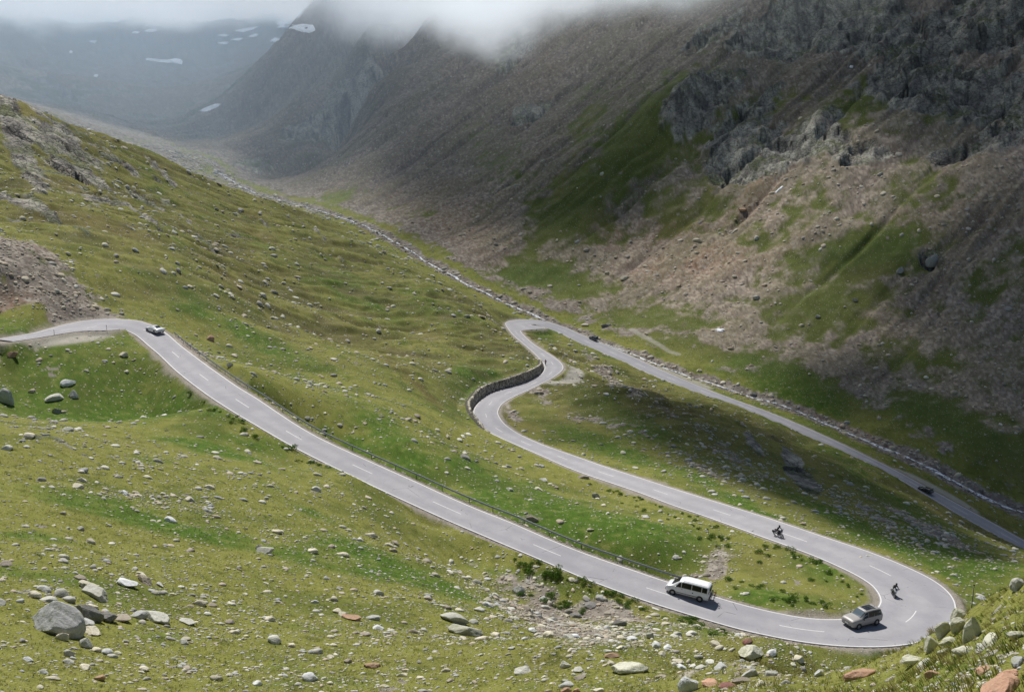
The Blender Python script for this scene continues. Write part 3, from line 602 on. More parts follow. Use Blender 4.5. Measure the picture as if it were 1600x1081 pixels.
def box_mesh(name, a, b):
    V = np.array([(x, y, z) for x in (a[0], b[0]) for y in (a[1], b[1]) for z in (a[2], b[2])], float)
    return fast_mesh(name, V, np.array([(0, 1, 3, 2), (4, 6, 7, 5), (0, 4, 5, 1), (2, 3, 7, 6), (0, 2, 6, 4), (1, 5, 7, 3)]))
# mist hanging on the summits
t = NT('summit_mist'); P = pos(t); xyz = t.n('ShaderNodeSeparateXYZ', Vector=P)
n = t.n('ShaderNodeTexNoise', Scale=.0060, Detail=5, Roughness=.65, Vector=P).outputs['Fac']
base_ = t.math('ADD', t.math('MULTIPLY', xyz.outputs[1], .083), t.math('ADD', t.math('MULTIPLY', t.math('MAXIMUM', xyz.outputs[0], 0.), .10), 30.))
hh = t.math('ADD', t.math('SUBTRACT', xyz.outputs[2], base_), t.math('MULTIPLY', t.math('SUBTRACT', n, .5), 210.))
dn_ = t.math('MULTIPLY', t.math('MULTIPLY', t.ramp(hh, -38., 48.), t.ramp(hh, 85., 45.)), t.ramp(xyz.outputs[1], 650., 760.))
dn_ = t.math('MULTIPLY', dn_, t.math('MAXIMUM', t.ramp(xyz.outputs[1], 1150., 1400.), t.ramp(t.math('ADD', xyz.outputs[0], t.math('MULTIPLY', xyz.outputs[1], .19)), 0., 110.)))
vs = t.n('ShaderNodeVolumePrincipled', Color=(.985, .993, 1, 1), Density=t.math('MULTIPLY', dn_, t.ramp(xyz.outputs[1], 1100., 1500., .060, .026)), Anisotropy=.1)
vs.inputs['Emission Color'].default_value = (.90, .95, 1, 1); t.t.links.new(t.math('MULTIPLY', dn_, t.ramp(xyz.outputs[1], 1000., 1500., .0215, .0110)), vs.inputs['Emission Strength'])    # added glow standing in for light scattered inside the cloud
t.t.links.new(vs.outputs[0], t.out.inputs['Volume'])
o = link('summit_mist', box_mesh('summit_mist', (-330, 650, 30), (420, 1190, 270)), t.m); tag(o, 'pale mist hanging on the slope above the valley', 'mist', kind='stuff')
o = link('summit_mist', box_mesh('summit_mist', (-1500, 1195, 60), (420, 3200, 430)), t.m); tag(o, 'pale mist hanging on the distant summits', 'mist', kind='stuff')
# haze filling the head of the valley
t = NT('valley_haze'); vs = t.n('ShaderNodeVolumePrincipled', Color=(.68, .83, 1, 1), Density=.00075, Anisotropy=.3); t.t.links.new(vs.outputs[0], t.out.inputs['Volume'])
o = link('valley_haze', box_mesh('valley_haze', (-1600, 620, -130), (500, 3250, 475)), t.m); tag(o, 'thin blue haze filling the head of the valley', 'haze', kind='stuff')
scene.cycles.volume_step_rate = .6; scene.cycles.volume_max_steps = 64; scene.cycles.volume_bounces = 2
# ------------------------------------------------------------------ stones
def ico(sub):
    bm = bmesh.new(); bmesh.ops.create_icosphere(bm, subdivisions=sub, radius=1); V = np.array([v.co[:] for v in bm.verts]); Fc = np.array([[v.index for v in f.verts] for f in bm.faces]); bm.free(); return V, Fc
ICO = {s_: ico(s_) for s_ in (1, 2, 3, 4, 5)}
def n3d(P, s, seed): return perlin(P[:, 0]/s+P[:, 2]*.7/s, P[:, 1]/s-P[:, 2]*.6/s, seed)
def rock_shape(seed, sub, planes=12, flat=.6, rough=.05):
    g = np.random.default_rng(seed); V, Fc = ICO[sub]; V = V.copy()
    for _ in range(planes):
        nn = g.normal(size=3); nn /= np.linalg.norm(nn); d = g.uniform(.52, .86); q = V@nn-d; V -= np.maximum(q, 0)[:, None]*nn
    V *= 1+rough*n3d(V, .35, seed % 50)[:, None]
    if sub >= 4: V *= 1+rough*.5*n3d(V, .12, seed % 50+3)[:, None]
    V *= np.array([1, g.uniform(.6, .95), flat*g.uniform(.8, 1.2)]); V[:, 2] = np.maximum(V[:, 2], -.35)
    return V, Fc
SM_L = [rock_shape(100+i, 1, 6, .55, .12) for i in range(14)]
SM_M = [rock_shape(200+i, 2, 9, .55, .08) for i in range(14)]
# stone material, tinted per vertex or per object
def stone_material(name, attr=None, colour=None, lichen=.25):
    t = NT(name); P = pos(t)
    if attr: c = t.n('ShaderNodeAttribute', _attribute_name=attr).outputs['Color']
    else:
        oi = t.n('ShaderNodeObjectInfo'); c = t.mix(t.ramp(oi.outputs['Random'], 0, 1), tuple(x*.78 for x in colour), tuple(min(x*1.15, .8) for x in colour))
    n = t.noise(2.2, 6, .7, P); m = t.noise(9, 4, .7, P)
    c = t.mix(t.ramp(n, .42, .66, .0, .45), c, t.mix(.5, c, (.14, .13, .115))); c = t.mix(t.ramp(m, .55, .75, 0, .45), c, (.55, .54, .48))
    c = t.mix(t.math('MULTIPLY', t.ramp(m, .42, .58), t.ramp(n, .5, .62, 0, lichen*2)), c, (.33, .35, .13)); c = t.mix(t.ramp(m, .42, .28, 0, .5), c, (.10, .095, .085))
    return t.bsdf(c, .9, t.math('ADD', n, t.math('MULTIPLY', m, .4)), .7, .12, **{'Specular IOR Level': .2})
STONE_A = stone_material('field_stone', attr='tint')
PAL = [(.58, .56, .47), (.62, .60, .52), (.50, .48, .41), (.38, .36, .32), (.62, .58, .44), (.55, .48, .38), (.46, .46, .44), (.50, .42, .33), (.60, .57, .46)]
def nrm_at(x, y):
    e = max(.4, .004*math.hypot(x, y)); return Vector((height(x-e, y)-height(x+e, y), height(x, y-e)-height(x, y+e), 2*e)).normalized()
# candidates, even in the view, sizes by a power law; where turf is lush there are few
g = np.random.default_rng(21)
gxf = g.random(420000)*(NA-2); gyf = g.random(420000)*(NRW-2); ji, jj = gxf.astype(int), gyf.astype(int)
cr_, cs_, cl_, ce_, cf_, cr0 = RG[jj, ji], scree[jj, ji], lush[jj, ji], edge[jj, ji], FD[jj, ji], rock[jj, ji]
ang = Z[jj, ji]/cr_; visg = np.maximum.accumulate(Z/RG, axis=0) <= Z/RG+.003
patch_n = sstep(-.15, .35, n30[jj, ji]+.6*n8[jj, ji])
stony = blobs([(300,960,420,80,0,.95),(200,1040,350,50,0,.9),(700,960,250,70,-15,.8),(300,790,320,40,-5,.6),(1000,1010,200,40,0,1.),(1250,1040,180,20,0,1.),(900,960,120,40,-15,1.),(430,570,160,40,-20,.7),(300,540,60,40,0,.8),(100,550,120,30,0,.7),(200,600,160,30,0,.4),(700,590,90,30,-20,.7),(620,640,120,30,-20,.35),(850,790,60,30,0,.5),(1280,880,120,14,-10,.4),(1420,850,220,24,-18,.9),(1500,870,120,20,-15,.8),(1040,660,160,50,-20,.5),(1100,740,160,20,-17,.5),(350,430,250,60,-30,.5),(170,330,200,60,-30,.6),(640,430,130,40,-30,.4),(1120,890,40,30,50,1.),(1560,1050,90,30,0,.8)])[jj, ji]
dens_ = np.clip(.06+.8*stony*(.35+.65*patch_n)+.7*cs_*(cr_ < 260)+.55*cs_*(cr_ >= 260)+.25*(1-cl_)*patch_n, 0, 1)*(1-.75*cl_*(cs_ < .3))
dens_ *= (ce_ > 1.6)*visg[jj, ji]*(cr_ < 1000)*(cr_ > 15)*(cr0 < .5)*(np.abs(AG[jj, ji]+.0) < .62)
dens_ = np.where((cr_ > 240) & (cs_ < .5), dens_*.55, dens_)
dens_ = np.where(cf_ > 4, dens_*.26*(1-sstep(520, 700, cr_)), dens_*1.7)
keepc = g.random(len(dens_)) < dens_*.62
jj, ji, cr_, cs_ = jj[keepc], ji[keepc], cr_[keepc], cs_[keepc]
size = np.clip(cr_*.00185*np.power(g.random(len(jj))+1e-4, -1/2.5), .10, np.interp(cr_, [20, 60, 150, 400, 900], [.45, .9, 1.3, 2.6, 4.5]))*g.uniform(.8, 1.1, len(jj))
sx_, sy_ = X[jj, ji]+g.normal(size=len(jj))*.004*cr_, Y[jj, ji]+g.normal(size=len(jj))*.004*cr_
sz_ = heights(sx_, sy_)
app = size/cr_; order = np.argsort(-app*np.where(cr_ < 330, 1, .45))
rr_, _ = nearest(CL[::2], sx_, sy_)
okp = heights(sx_, sy_, edge) > 1.2+size
order = np.array([o for o in order if okp[o]])
# hand-placed boulders: sight, width and height in survey pixels, tint, label, category
BL = [(88,986,80,56,'grey','largest boulder on the near slope, rounded grey with lichen','boulder'),
(137,968,44,32,'dark','dark grey boulder tucked behind the largest rounded one','boulder'),
(134,978,30,18,'grey','angular grey block leaning at the foot of the largest boulder','boulder'),
(166,969,34,20,'dark','brown-grey block between the largest boulder and a row of slabs','rock'),
(190,968,30,14,'brown','brown slab in the short row beside the largest boulder','rock'),
(216,964,28,16,'grey','pale grey block closing the row of slabs beside the largest boulder','rock'),
(243,967,56,14,'pale','long pale flat slab lying past the row of rocks','slab'),
(150,930,66,10,'pale','pale broken slab in the turf just above the largest boulder','slab'),
(140,919,40,9,'cream','cream flat stone topmost above the largest boulder','stone'),
(196,914,38,20,'white','bright white angular block on the near slope','boulder'),
(226,909,40,12,'brown','grey-brown low rock directly behind the bright white block','rock'),
(249,914,22,8,'grey','thin grey slab at the right of the bright white block','slab'),
(70,923,30,12,'grey','leaning grey slab alone above the largest boulder','slab'),
(294,974,34,12,'pale','flat pale slab with shaded underside, alone in olive turf','slab'),
(143,988,38,12,'cream','long cream stone in turf below the largest boulder','stone'),
(98,999,20,14,'cream','broad cream stone directly beneath the largest boulder','stone'),
(136,1011,22,18,'grey','upright tilted grey slab below the largest boulder','slab'),
(156,1062,18,12,'rust','reddish brown rock at the bottom of the near slope','rock'),
(415,863,26,14,'pale','pale rounded boulder with a dark neighbour, middle of the near slope','boulder'),
(404,858,12,9,'dark','small dark rock touching a pale rounded boulder','rock'),
(579,839,24,12,'cream','cream humped boulder alone on dry turf below the upper road','boulder'),
(728,991,60,18,'lichen','greenish flat boulder with a dark broken end','boulder'),
(706,969,56,12,'pale','low pale outcrop stone just behind the greenish flat boulder','rock'),
(550,967,34,13,'rust','orange-brown slab in the middle of the near slope','slab'),
(582,967,24,12,'grey','grey stone touching the orange-brown slab','stone'),
(582,1041,28,12,'rust','tan stone with a rusty face near the lower edge of the slope','stone'),
(10,628,26,22,'grey','grey boulder in the meadow hollow beside the left road','boulder'),
(106,600,24,10,'white','whitish low boulder, uppermost in the meadow hollow','boulder'),
(86,624,34,8,'pale','long flat boulder in the meadow hollow','boulder'),
(115,620,17,11,'grey','small round grey boulder next to the long flat one in the hollow','boulder'),
(88,645,14,9,'dark','dark round stone, lowest in the meadow hollow','stone'),
(20,556,16,9,'rust','reddish boulder in the dark rubble under the left road bend','boulder'),
(328,532,14,9,'rust','pinkish boulder on the bank above the guard rail','boulder'),
(359,572,11,7,'cream','cream boulder alone above the guard rail','boulder'),
(193,556,16,8,'cream','cream broken rock inside the left bend of the road','rock'),
(728,717,30,13,'dark','dark humped boulder in the meadow between the two roads','boulder'),
(744,722,8,5,'pale','small pale stone beside the dark humped boulder','stone'),
(699,683,18,8,'cream','cream rounded boulder above the dark humped one','boulder'),
(724,683,16,6,'pale','pale flat boulder, upper of a touching pair','boulder'),
(719,688,18,5,'pale','pale flat boulder, lower of a touching pair','boulder'),
(652,651,22,8,'brown','brownish flat boulder far up the meadow between the roads','boulder'),
(638,657,14,7,'cream','cream stone in front of the brownish flat boulder','stone'),
(930,777,14,10,'grey','grey pointed boulder in the meadow below the middle road','boulder'),
(797,766,20,7,'pale','pale low boulder in the meadow, left of its twin','boulder'),
(842,765,17,7,'cream','cream low boulder in the meadow, right of its twin','boulder'),
(850,751,20,8,'grey','cracked grey rock just above the cream low boulder','rock'),
(831,812,20,11,'brown','reddish grey rock behind the guard rail','rock'),
(923,828,12,6,'cream','small cream boulder in the bright green meadow','boulder'),
(912,747,20,7,'brown','flat slab on the bank beneath the middle road','slab'),
(1173,1024,38,24,'lichen','big greenish boulder with a dark side, under the hairpin road','boulder'),
(1168,1003,22,9,'darkred','dark red rock at the roadside above the big greenish boulder','rock'),
(1077,1078,36,30,'white','large bluish white block at the bottom edge','boulder'),
(955,1026,24,13,'rust','rusty boulder with a pale cap in the grass','boulder'),
(948,1018,16,7,'pale','pale stone lying on top of the rusty boulder','stone'),
(985,1048,56,22,'lichen','broad lichened slab with dark holes in the near grass','slab'),
(884,1042,18,14,'pale','round pale stone left of the broad lichened slab','stone'),
(815,1050,34,16,'pale','pale double block in the near grass','boulder'),
(883,1066,16,10,'grey','blue-grey stone near the bottom edge left of centre rocks','stone'),
(885,1080,18,12,'orange','orange block at the bottom edge, left of its neighbour','rock'),
(902,1081,14,10,'orange','orange block at the bottom edge, right of its neighbour','rock'),
(936,1081,20,12,'cream','tan block standing at the bottom edge','rock'),
(968,977,24,15,'dark','dark pointed rock in the rubble below the van','rock'),
(900,963,20,10,'dark','dark flat-topped rock in the rubble below the road','rock'),
(922,946,18,7,'dark','small dark slab highest in the rubble below the road','rock'),
(1015,997,14,12,'grey','grey stone pair member beneath the roadside shrubs','stone'),
(810,926,20,16,'grey','grey angular rock at the upper end of the rubble','rock'),
(1110,1070,34,16,'orange','orange broken rock beside the bluish white block','rock'),
(1135,1074,30,14,'darkred','dark red rock in the pile at the bottom edge','rock'),
(1160,1066,32,16,'brown','brown rock in the pile at the bottom edge','rock'),
(1172,1056,28,18,'grey','grey leaning rock behind the pile at the bottom edge','rock'),
(1340,1058,50,18,'orange','long orange slab in the near grass','slab'),
(1280,1056,15,13,'white','small whitish stone left of the long orange slab','stone'),
(1458,1056,26,12,'orange','salmon coloured rock under the lichened crag','rock'),
(1560,1081,90,28,'orange','largest orange boulder at the lower right corner','boulder'),
(1575,1058,34,20,'orange','orange block behind the largest orange boulder','boulder'),
(1590,1034,36,12,'grey','dark grey slab above the orange blocks','slab'),
(1535,1050,24,10,'orange','small orange stone left of the grey slab','stone'),
(1515,1000,30,38,'lichen','tall tilted lichened slab standing on the crag','slab'),
(1498,985,26,24,'lichen','blocky lichened rock left of the tall tilted slab','rock'),
(1486,1005,36,18,'lichen','broken lichened rock at the foot of the crag','rock'),
(1478,1022,26,16,'lichen','rounded lichened rock lower on the crag','rock'),
(1445,1040,40,14,'pale','pale flat slab lowest on the crag','slab'),
(1550,1002,46,14,'lichen','long lichened ledge right of the tall slab','rock'),
(1590,995,30,16,'lichen','lichened block at the right edge of the crag','rock'),
(1430,1034,40,20,'lichen','low lichened rock at the left tip of the crag','rock'),
(1456,1014,34,26,'lichen','wedge shaped lichened rock near the left tip of the crag','rock'),
(1508,1018,40,20,'lichen','rough lichened rock in front of the tall tilted slab','rock'),
(1474,993,30,26,'lichen','upright lichened rock leaning against the crag next to the road','rock'),
(1532,1014,36,16,'pale','pale broad rock in the grass below the crag','rock'),
(1500,968,26,22,'lichen','topmost lichened rock of the crag, against the road edge','rock'),
(1590,918,24,18,'pale','pale rock on the grassy spur at the right edge','rock'),
(1345,872,12,6,'cream','cream rock in the turf above the hairpin','rock'),
(1358,870,12,6,'pale','pale rock next to a cream one above the hairpin','rock'),
(1535,937,22,9,'grey','grey rock beside the thin pole','rock'),
(945,511,13,6,'dark','dark boulder across the stream near the far bend','boulder'),
(914,509,14,5,'cream','cream slab across the stream near the far bend','slab'),
(951,508,8,4,'pale','pale slab behind the dark boulder across the stream','slab'),
(1160,329,14,5,'rust','rusty block on the scree below the cliff','boulder'),
(1090,377,18,6,'cream','cream outcrop block on the reddish scree','rock'),
(976,436,14,7,'cream','cream block on the low scree above the far bend','rock'),
(1182,466,12,6,'pale','pale slab at the foot of the scree','slab'),
(1457,413,20,16,'grey','grey crag block alone in the dark green slope','rock'),
(1407,425,12,8,'grey','small grey crag block left of its bigger neighbour','rock'),
(1335,470,10,5,'cream','cream boulder in the shaded scree','boulder'),
(1277,496,9,5,'pale','pale boulder low on the shaded slope','boulder'),
(1252,509,9,4,'cream','small cream boulder low on the shaded slope','boulder'),
(1178,618,12,7,'dark','dark rock beside the stream bed','rock'),
(1093,580,12,5,'cream','tan rock on the stream bank','rock')]
TINT = dict(grey=(.46, .46, .44), dark=(.26, .25, .235), brown=(.36, .31, .25), pale=(.56, .55, .48), cream=(.62, .57, .44), white=(.66, .67, .66), rust=(.42, .27, .18), lichen=(.55, .54, .43), darkred=(.26, .12, .10), orange=(.50, .30, .20))
TM = {k: stone_material(k+'_stone', colour=v, lichen=.3 if k in ('lichen', 'grey') else .15) for k, v in TINT.items()}
bxy = []
def range_at(px, py): c_ = cast(px, py); return c_
for q, (px, py, wpx, hpx, tn, lab, cat) in enumerate(BL):
    c_ = cast(px, py)
    if not c_: continue
    p = c_[2]; d = p.length; sc = d/F; w_ = wpx*sc*.5
    nm = 4 if wpx > 30 else 3
    V, Fc = rock_shape(777 if q == 0 else 500+q, 5 if wpx > 60 else nm, 7 if q == 0 else 14, .62 if hpx/wpx < .6 else .9, .06)
    el_ = -math.asin(p.z/d); hh_ = max((hpx*sc-w_*1.3*math.sin(el_))/math.cos(el_), .22*w_*2, .12); V = V/np.abs(V[:, 0]).max()
    zs = hh_/((V[:, 2].max()-V[:, 2].min())*.75)
    V = V*np.array([w_, w_*.72, zs])
    me = fast_mesh(cat, V, Fc); shade(me, wpx > 45); 
    o = link(cat, me, TM[tn]); o.location = p-Vector((0, 0, V[:, 2].min()*.45)); 
    if q == 77: o.rotation_euler = (0, R(-18), 0)
    nn = nrm_at(p.x, p.y); o.rotation_euler = (nn.to_track_quat('Z', 'Y') @ Vector((0, 0, 1)).rotation_difference(Vector((0, 0, 1)))).to_euler() if hpx/wpx < .45 else (0, 0, rng.uniform(-.15, .15))
    if hpx/wpx < .45: o.rotation_euler.z += 0
    tag(o, lab, cat); bxy.append((p.x, p.y, w_))
bxy = np.array(bxy)
def clear_of(x, y, s):
    return np.all(np.hypot(bxy[:, 0]-x, bxy[:, 1]-y) > bxy[:, 2]+s*.6)
REG = [('loose_stone', 'stone', 'pale loose stone half sunk in the turf of the near slope', 'stones strewn over the near grassy slope', lambda x, y, r, f: r < 100 and x < 18),
       ('loose_stone', 'stone', 'loose stone on the bank between the near slope and the hairpin road', 'stones on the bank under the hairpin', lambda x, y, r, f: r < 140 and x > -5),
       ('loose_stone', 'stone', 'pale stone on the far side of the near slope, below the upper road', 'stones between near slope and upper road', lambda x, y, r, f: r < 205 and x < -5),
       ('loose_stone', 'stone', 'pale stone lying in the meadows around the winding road', 'stones in the meadows around the road', lambda x, y, r, f: f < 0 and r < 330),
       ('scree_block', 'rock', 'weathered block on the hillside beyond the road', 'blocks on the hillside beyond the road', lambda x, y, r, f: f < 4),
       ('scree_block', 'rock', 'weathered block in the scree across the stream', 'blocks in the scree across the stream', lambda x, y, r, f: True)]
big_n, rest = 0, []
proto = {}
for o_ in order:
    x, y, s_ = sx_[o_], sy_[o_], size[o_]; r_ = math.hypot(x, y)
    if not clear_of(x, y, s_*.5): continue
    if big_n < 270:
        k = big_n % 18
        if k not in proto:
            V, Fc = rock_shape(900+k, 3, 12, .52, .07); m_ = fast_mesh('stone', V, Fc); proto[k] = m_
        reg = next(q for q in REG if q[4](x, y, r_, float(heights(np.array([x]), np.array([y]), FD)[0])))
        mt = TM[('pale', 'cream', 'pale', 'grey', 'cream', 'pale', 'brown', 'white', 'cream')[int(rng.integers(0, 9))]] if r_ < 330 else TM[('pale', 'brown', 'cream')[int(rng.integers(0, 3))]]
        ob = bpy.data.objects.new(reg[0], proto[k]); col.objects.link(ob)
        if not len(proto[k].materials): proto[k].materials.append(mt)
        ob.material_slots[0].link = 'OBJECT'; ob.material_slots[0].material = mt
        nn = nrm_at(x, y); ob.rotation_euler = (nn.to_track_quat('Z', 'Y').to_matrix() @ Matrix.Rotation(rng.uniform(0, 6.28), 3, 'Z')).to_euler()
        ob.location = (x, y, height(x, y)+s_*.06); ob.scale = (s_*.62, s_*.62, s_*.62*rng.uniform(.7, 1.3)); tag(ob, reg[2], reg[1], reg[3]); big_n += 1
    else: rest.append(o_)
rest = np.array(rest); print('stones', big_n, len(rest))
def scatter_mesh(name, protos, idx, P, S, N_, tint, squash=1.):
    Vs, Fs, Ts, n_ = [], [], [], 0
    for k, (V, Fc) in enumerate(protos):
        m = np.where(idx == k)[0]
        if not len(m): continue
        a = rng.uniform(0, 2*np.pi, len(m)); ca_, sa_ = np.cos(a), np.sin(a); n = N_[m]
        tx = np.stack([ca_, sa_, -(n[:, 0]*ca_+n[:, 1]*sa_)/n[:, 2]], -1); tx /= np.linalg.norm(tx, axis=1)[:, None]; ty = np.cross(n, tx)
        Q = P[m][:, None, :]+S[m][:, None, None]*(V[None, :, :1]*tx[:, None]+V[None, :, 1:2]*ty[:, None]+squash*V[None, :, 2:]*n[:, None])
        Vs.append(Q.reshape(-1, 3)); Fs.append((Fc[None]+(np.arange(len(m))*len(V))[:, None, None]).reshape(-1, Fc.shape[1])+n_); n_ += len(m)*len(V)
        Ts.append(np.repeat(tint[m], len(V), axis=0))
    me = fast_mesh(name, np.vstack(Vs), np.vstack(Fs)); set_attr(me, 'tint', np.vstack(Ts)); return me
def normals(x, y):
    e = np.maximum(.4, .004*np.hypot(x, y)); n = np.stack([heights(x-e, y)-heights(x+e, y), heights(x, y-e)-heights(x, y+e), 2*e], -1); return n/np.linalg.norm(n, axis=1)[:, None]
pal = np.array(PAL)
def put_stones(name, sel, label):
    x, y, s_ = sx_[sel], sy_[sel], size[sel]; r_ = np.hypot(x, y); ti = pal[rng.integers(0, len(pal), len(sel))]*rng.uniform(.75, 1.15, (len(sel), 1))
    ti = np.where((cs_[sel] > .5)[:, None], ti*np.array([.85, .80, .76]), ti)
    near_ = s_/r_ > .004
    pr = SM_L+SM_M; idx = rng.integers(0, 14, len(sel))+np.where(near_, 14, 0)
    me = scatter_mesh(name, pr, idx, np.stack([x, y, heights(x, y)+s_*.03], -1), s_*.60, normals(x, y), ti)
    tag(link(name, me, STONE_A), label, 'stones', kind='stuff')
fd_ = heights(sx_[rest], sy_[rest], FD)
put_stones('scattered_stones', rest[fd_ <= 4], 'countless small pale stones scattered through the turf')
put_stones('scree_stones', rest[fd_ > 4], 'countless small blocks scattered over the scree slope')
# ------------------------------------------------------------------ grass tufts on the near ground
def leaf_proto(seed, blades, h, spread, wd, lean=.5):
    g = np.random.default_rng(seed); V, Fc = [], []
    for b in range(blades):
        a = g.uniform(0, 6.28); r0 = spread*math.sqrt(g.random()); bx, by = r0*math.cos(g.uniform(0, 6.28)), r0*math.sin(g.uniform(0, 6.28)); hh = h*g.uniform(.5, 1.1); l = lean*hh*g.uniform(.3, 1)
        dx, dy = math.cos(a), math.sin(a); wx, wy = -dy*wd, dx*wd; n = len(V)
        V += [(bx-wx, by-wy, 0), (bx+wx, by+wy, 0), (bx+dx*l*.4+wx*.7, by+dy*l*.4+wy*.7, hh*.6), (bx+dx*l*.4-wx*.7, by+dy*l*.4-wy*.7, hh*.6), (bx+dx*l, by+dy*l, hh), (bx+dx*l+wx*.1, by+dy*l+wy*.1, hh*.98)]
        Fc += [(n, n+1, n+2, n+3), (n+3, n+2, n+5, n+4)]
    return np.array(V, float), np.array(Fc)
def grass_material(name):
    t = NT(name); c = t.n('ShaderNodeAttribute', _attribute_name='tint').outputs['Color']; n = t.noise(3, 2, .6, pos(t))
    c = t.mix(t.ramp(n, .3, .7, 0, .4), c, t.mix(.5, c, (.03, .045, .01)))
    d = t.n('ShaderNodeBsdfDiffuse', Color=c); tl = t.n('ShaderNodeBsdfTranslucent', Color=c); m = t.n('ShaderNodeMixShader', i0=.35, i1=d.outputs[0], i2=tl.outputs[0]); t.t.links.new(m.outputs[0], t.out.inputs[0]); return t.m
GRASS = grass_material('grass_blades')
tufts = [leaf_proto(40+i, 7, 1., .55, .055, .8) for i in range(8)]
N_ = 52000; gi = g.random(N_)*(NA-2); kmax = np.searchsorted(lr, math.log(125)); gj = g.random(N_)*kmax; a_, b_ = gi.astype(int), gj.astype(int)
rT = RG[b_, a_]; ok = visg[b_, a_] & (scree[b_, a_] < .45) & (rock[b_, a_] < .3) & (edge[b_, a_] > 1.5) & (rT > 14) & (np.abs(AG[b_, a_]) < .6) & (g.random(N_) < .9)
a_, b_, rT = a_[ok], b_[ok], rT[ok]; x_ = X[b_, a_]+g.normal(size=len(a_))*.004*rT; y_ = Y[b_, a_]+g.normal(size=len(a_))*.004*rT
ht = np.interp(rT, [15, 30, 60, 120], [.12, .13, .15, .20])*g.uniform(.5, 1.3, len(a_))
tall = (heights(x_, y_, n8) > .12) & (rT < 45); ht = np.where(tall, ht*1.7, ht)
la = heights(x_, y_, lush); tt = np.where((g.random(len(a_)) < .25+.6*la)[:, None], np.array([.105, .165, .025]), np.array([.26, .24, .07]))*g.uniform(.7, 1.2, (len(a_), 1)); tt = np.where((g.random(len(a_)) < .12)[:, None], np.array([.33, .27, .12]), tt)
me = scatter_mesh('grass', tufts, g.integers(0, 8, len(a_)), np.stack([x_, y_, heights(x_, y_)-.01], -1), ht, normals(x_, y_), tt)
tag(link('grass', me, GRASS), 'olive alpine grass tufts on the near slope', 'grass', kind='stuff')
# ------------------------------------------------------------------ shrubs along the road
def shrub_proto(seed):
    g = np.random.default_rng(seed); V, Fc = [], []
    lobes = [(g.uniform(-.5, .5), g.uniform(-.5, .5), g.uniform(.15, .4), g.uniform(.3, .5)) for _ in range(6)]
    for _ in range(360):
        cx, cy, cz_, rr = lobes[g.integers(0, 6)]; d = g.normal(size=3); d /= np.linalg.norm(d); d[2] = abs(d[2])*.9-.1; p = np.array([cx, cy, cz_])+d*rr*g.uniform(.75, 1.1)
        u = g.normal(size=3); u /= np.linalg.norm(u); w = np.cross(u, d); w /= np.linalg.norm(w)+1e-6; s = .075*g.uniform(.6, 1.3); n = len(V)
        V += [p-u*s, p+w*s*.6, p+u*s, p-w*s*.6]; Fc.append((n, n+1, n+2, n+3))
    V = np.array(V); V[:, 2] = np.maximum(V[:, 2], 0.0); return V, np.array(Fc)
def leaf_material():
    t = NT('shrub_leaves'); n = t.noise(4, 3, .7, pos(t)); oi = t.n('ShaderNodeObjectInfo')
    c = t.mix(t.ramp(n, .35, .65), (.055, .115, .018), (.13, .235, .04)); c = t.mix(t.ramp(oi.outputs['Random'], 0, 1, 0, .5), c, (.10, .15, .025))
    d = t.n('ShaderNodeBsdfDiffuse', Color=c); tl = t.n('ShaderNodeBsdfTranslucent', Color=c); m = t.n('ShaderNodeMixShader', i0=.3, i1=d.outputs[0], i2=tl.outputs[0]); t.t.links.new(m.outputs[0], t.out.inputs[0]); return t.m
LEAF = leaf_material(); TWIG = NT('twigs').bsdf((.10, .07, .04), .9)
shp = []
for i in range(6):
    V, Fc = shrub_proto(70+i); m_ = fast_mesh('foliage', V, Fc); m_.materials.append(LEAF); shp.append(m_)
bm = bmesh.new()
for i in range(7):
    a = i*.9; bmesh.ops.create_cone(bm, segments=4, radius1=.02, radius2=.008, depth=.5, matrix=Matrix.Translation((.12*math.cos(a), .12*math.sin(a), .2)) @ Matrix.Rotation(.5, 4, Vector((-math.sin(a), math.cos(a), 0))))
twm = bpy.data.meshes.new('stems'); bm.to_mesh(twm); bm.free(); twm.materials.append(TWIG)
SHR = [([(930,757),(960,772),(990,782),(1020,793),(1050,806),(1075,815),(1100,828),(1125,840),(1150,850)], 46, 7, 9, 'dark green shrub on the bank under the middle road', 'shrubs along the foot of the middle road'),
       ([(1200,850),(1225,865),(1245,868),(1270,880),(1290,893),(1305,905),(1320,920)], 34, 18, 10, 'bright green shrub inside the hairpin meadow', 'shrubs inside the hairpin'),
       ([(1215,933),(1240,940),(1270,943),(1290,945)], 16, 8, 4, 'low shrub beside the inner edge of the hairpin', 'shrubs beside the inner edge of the hairpin'),
       ([(1130,905),(1160,918),(1190,925)], 6, 14, 8, 'leafy shrub in the meadow behind the van', 'shrubs in the meadow behind the van'),
       ([(810,878),(850,892),(900,908),(940,922),(980,940),(1010,952)], 44, 12, 5, 'dark shrub on the verge below the upper road', 'shrubs on the verge below the upper road'),
       ([(1040,962),(1080,972),(1110,982),(1150,992)], 22, 10, 4, 'small shrub between the van and the rubble', 'shrubs under the road past the van'),
       ([(820,920),(860,935),(900,950)], 16, 14, 7, 'green shrub among the rubble blocks', 'shrubs among the rubble'),
       ([(270,585),(300,607),(340,640),(420,690),(450,703),(490,728),(520,740)], 34, 6, 4, 'small dark shrub on the bank of the left road', 'shrubs on the bank of the left road'),
       ([(760,655),(800,675),(850,700)], 12, 5, 3, 'low shrub inside the middle bend', 'shrubs inside the middle bend')]
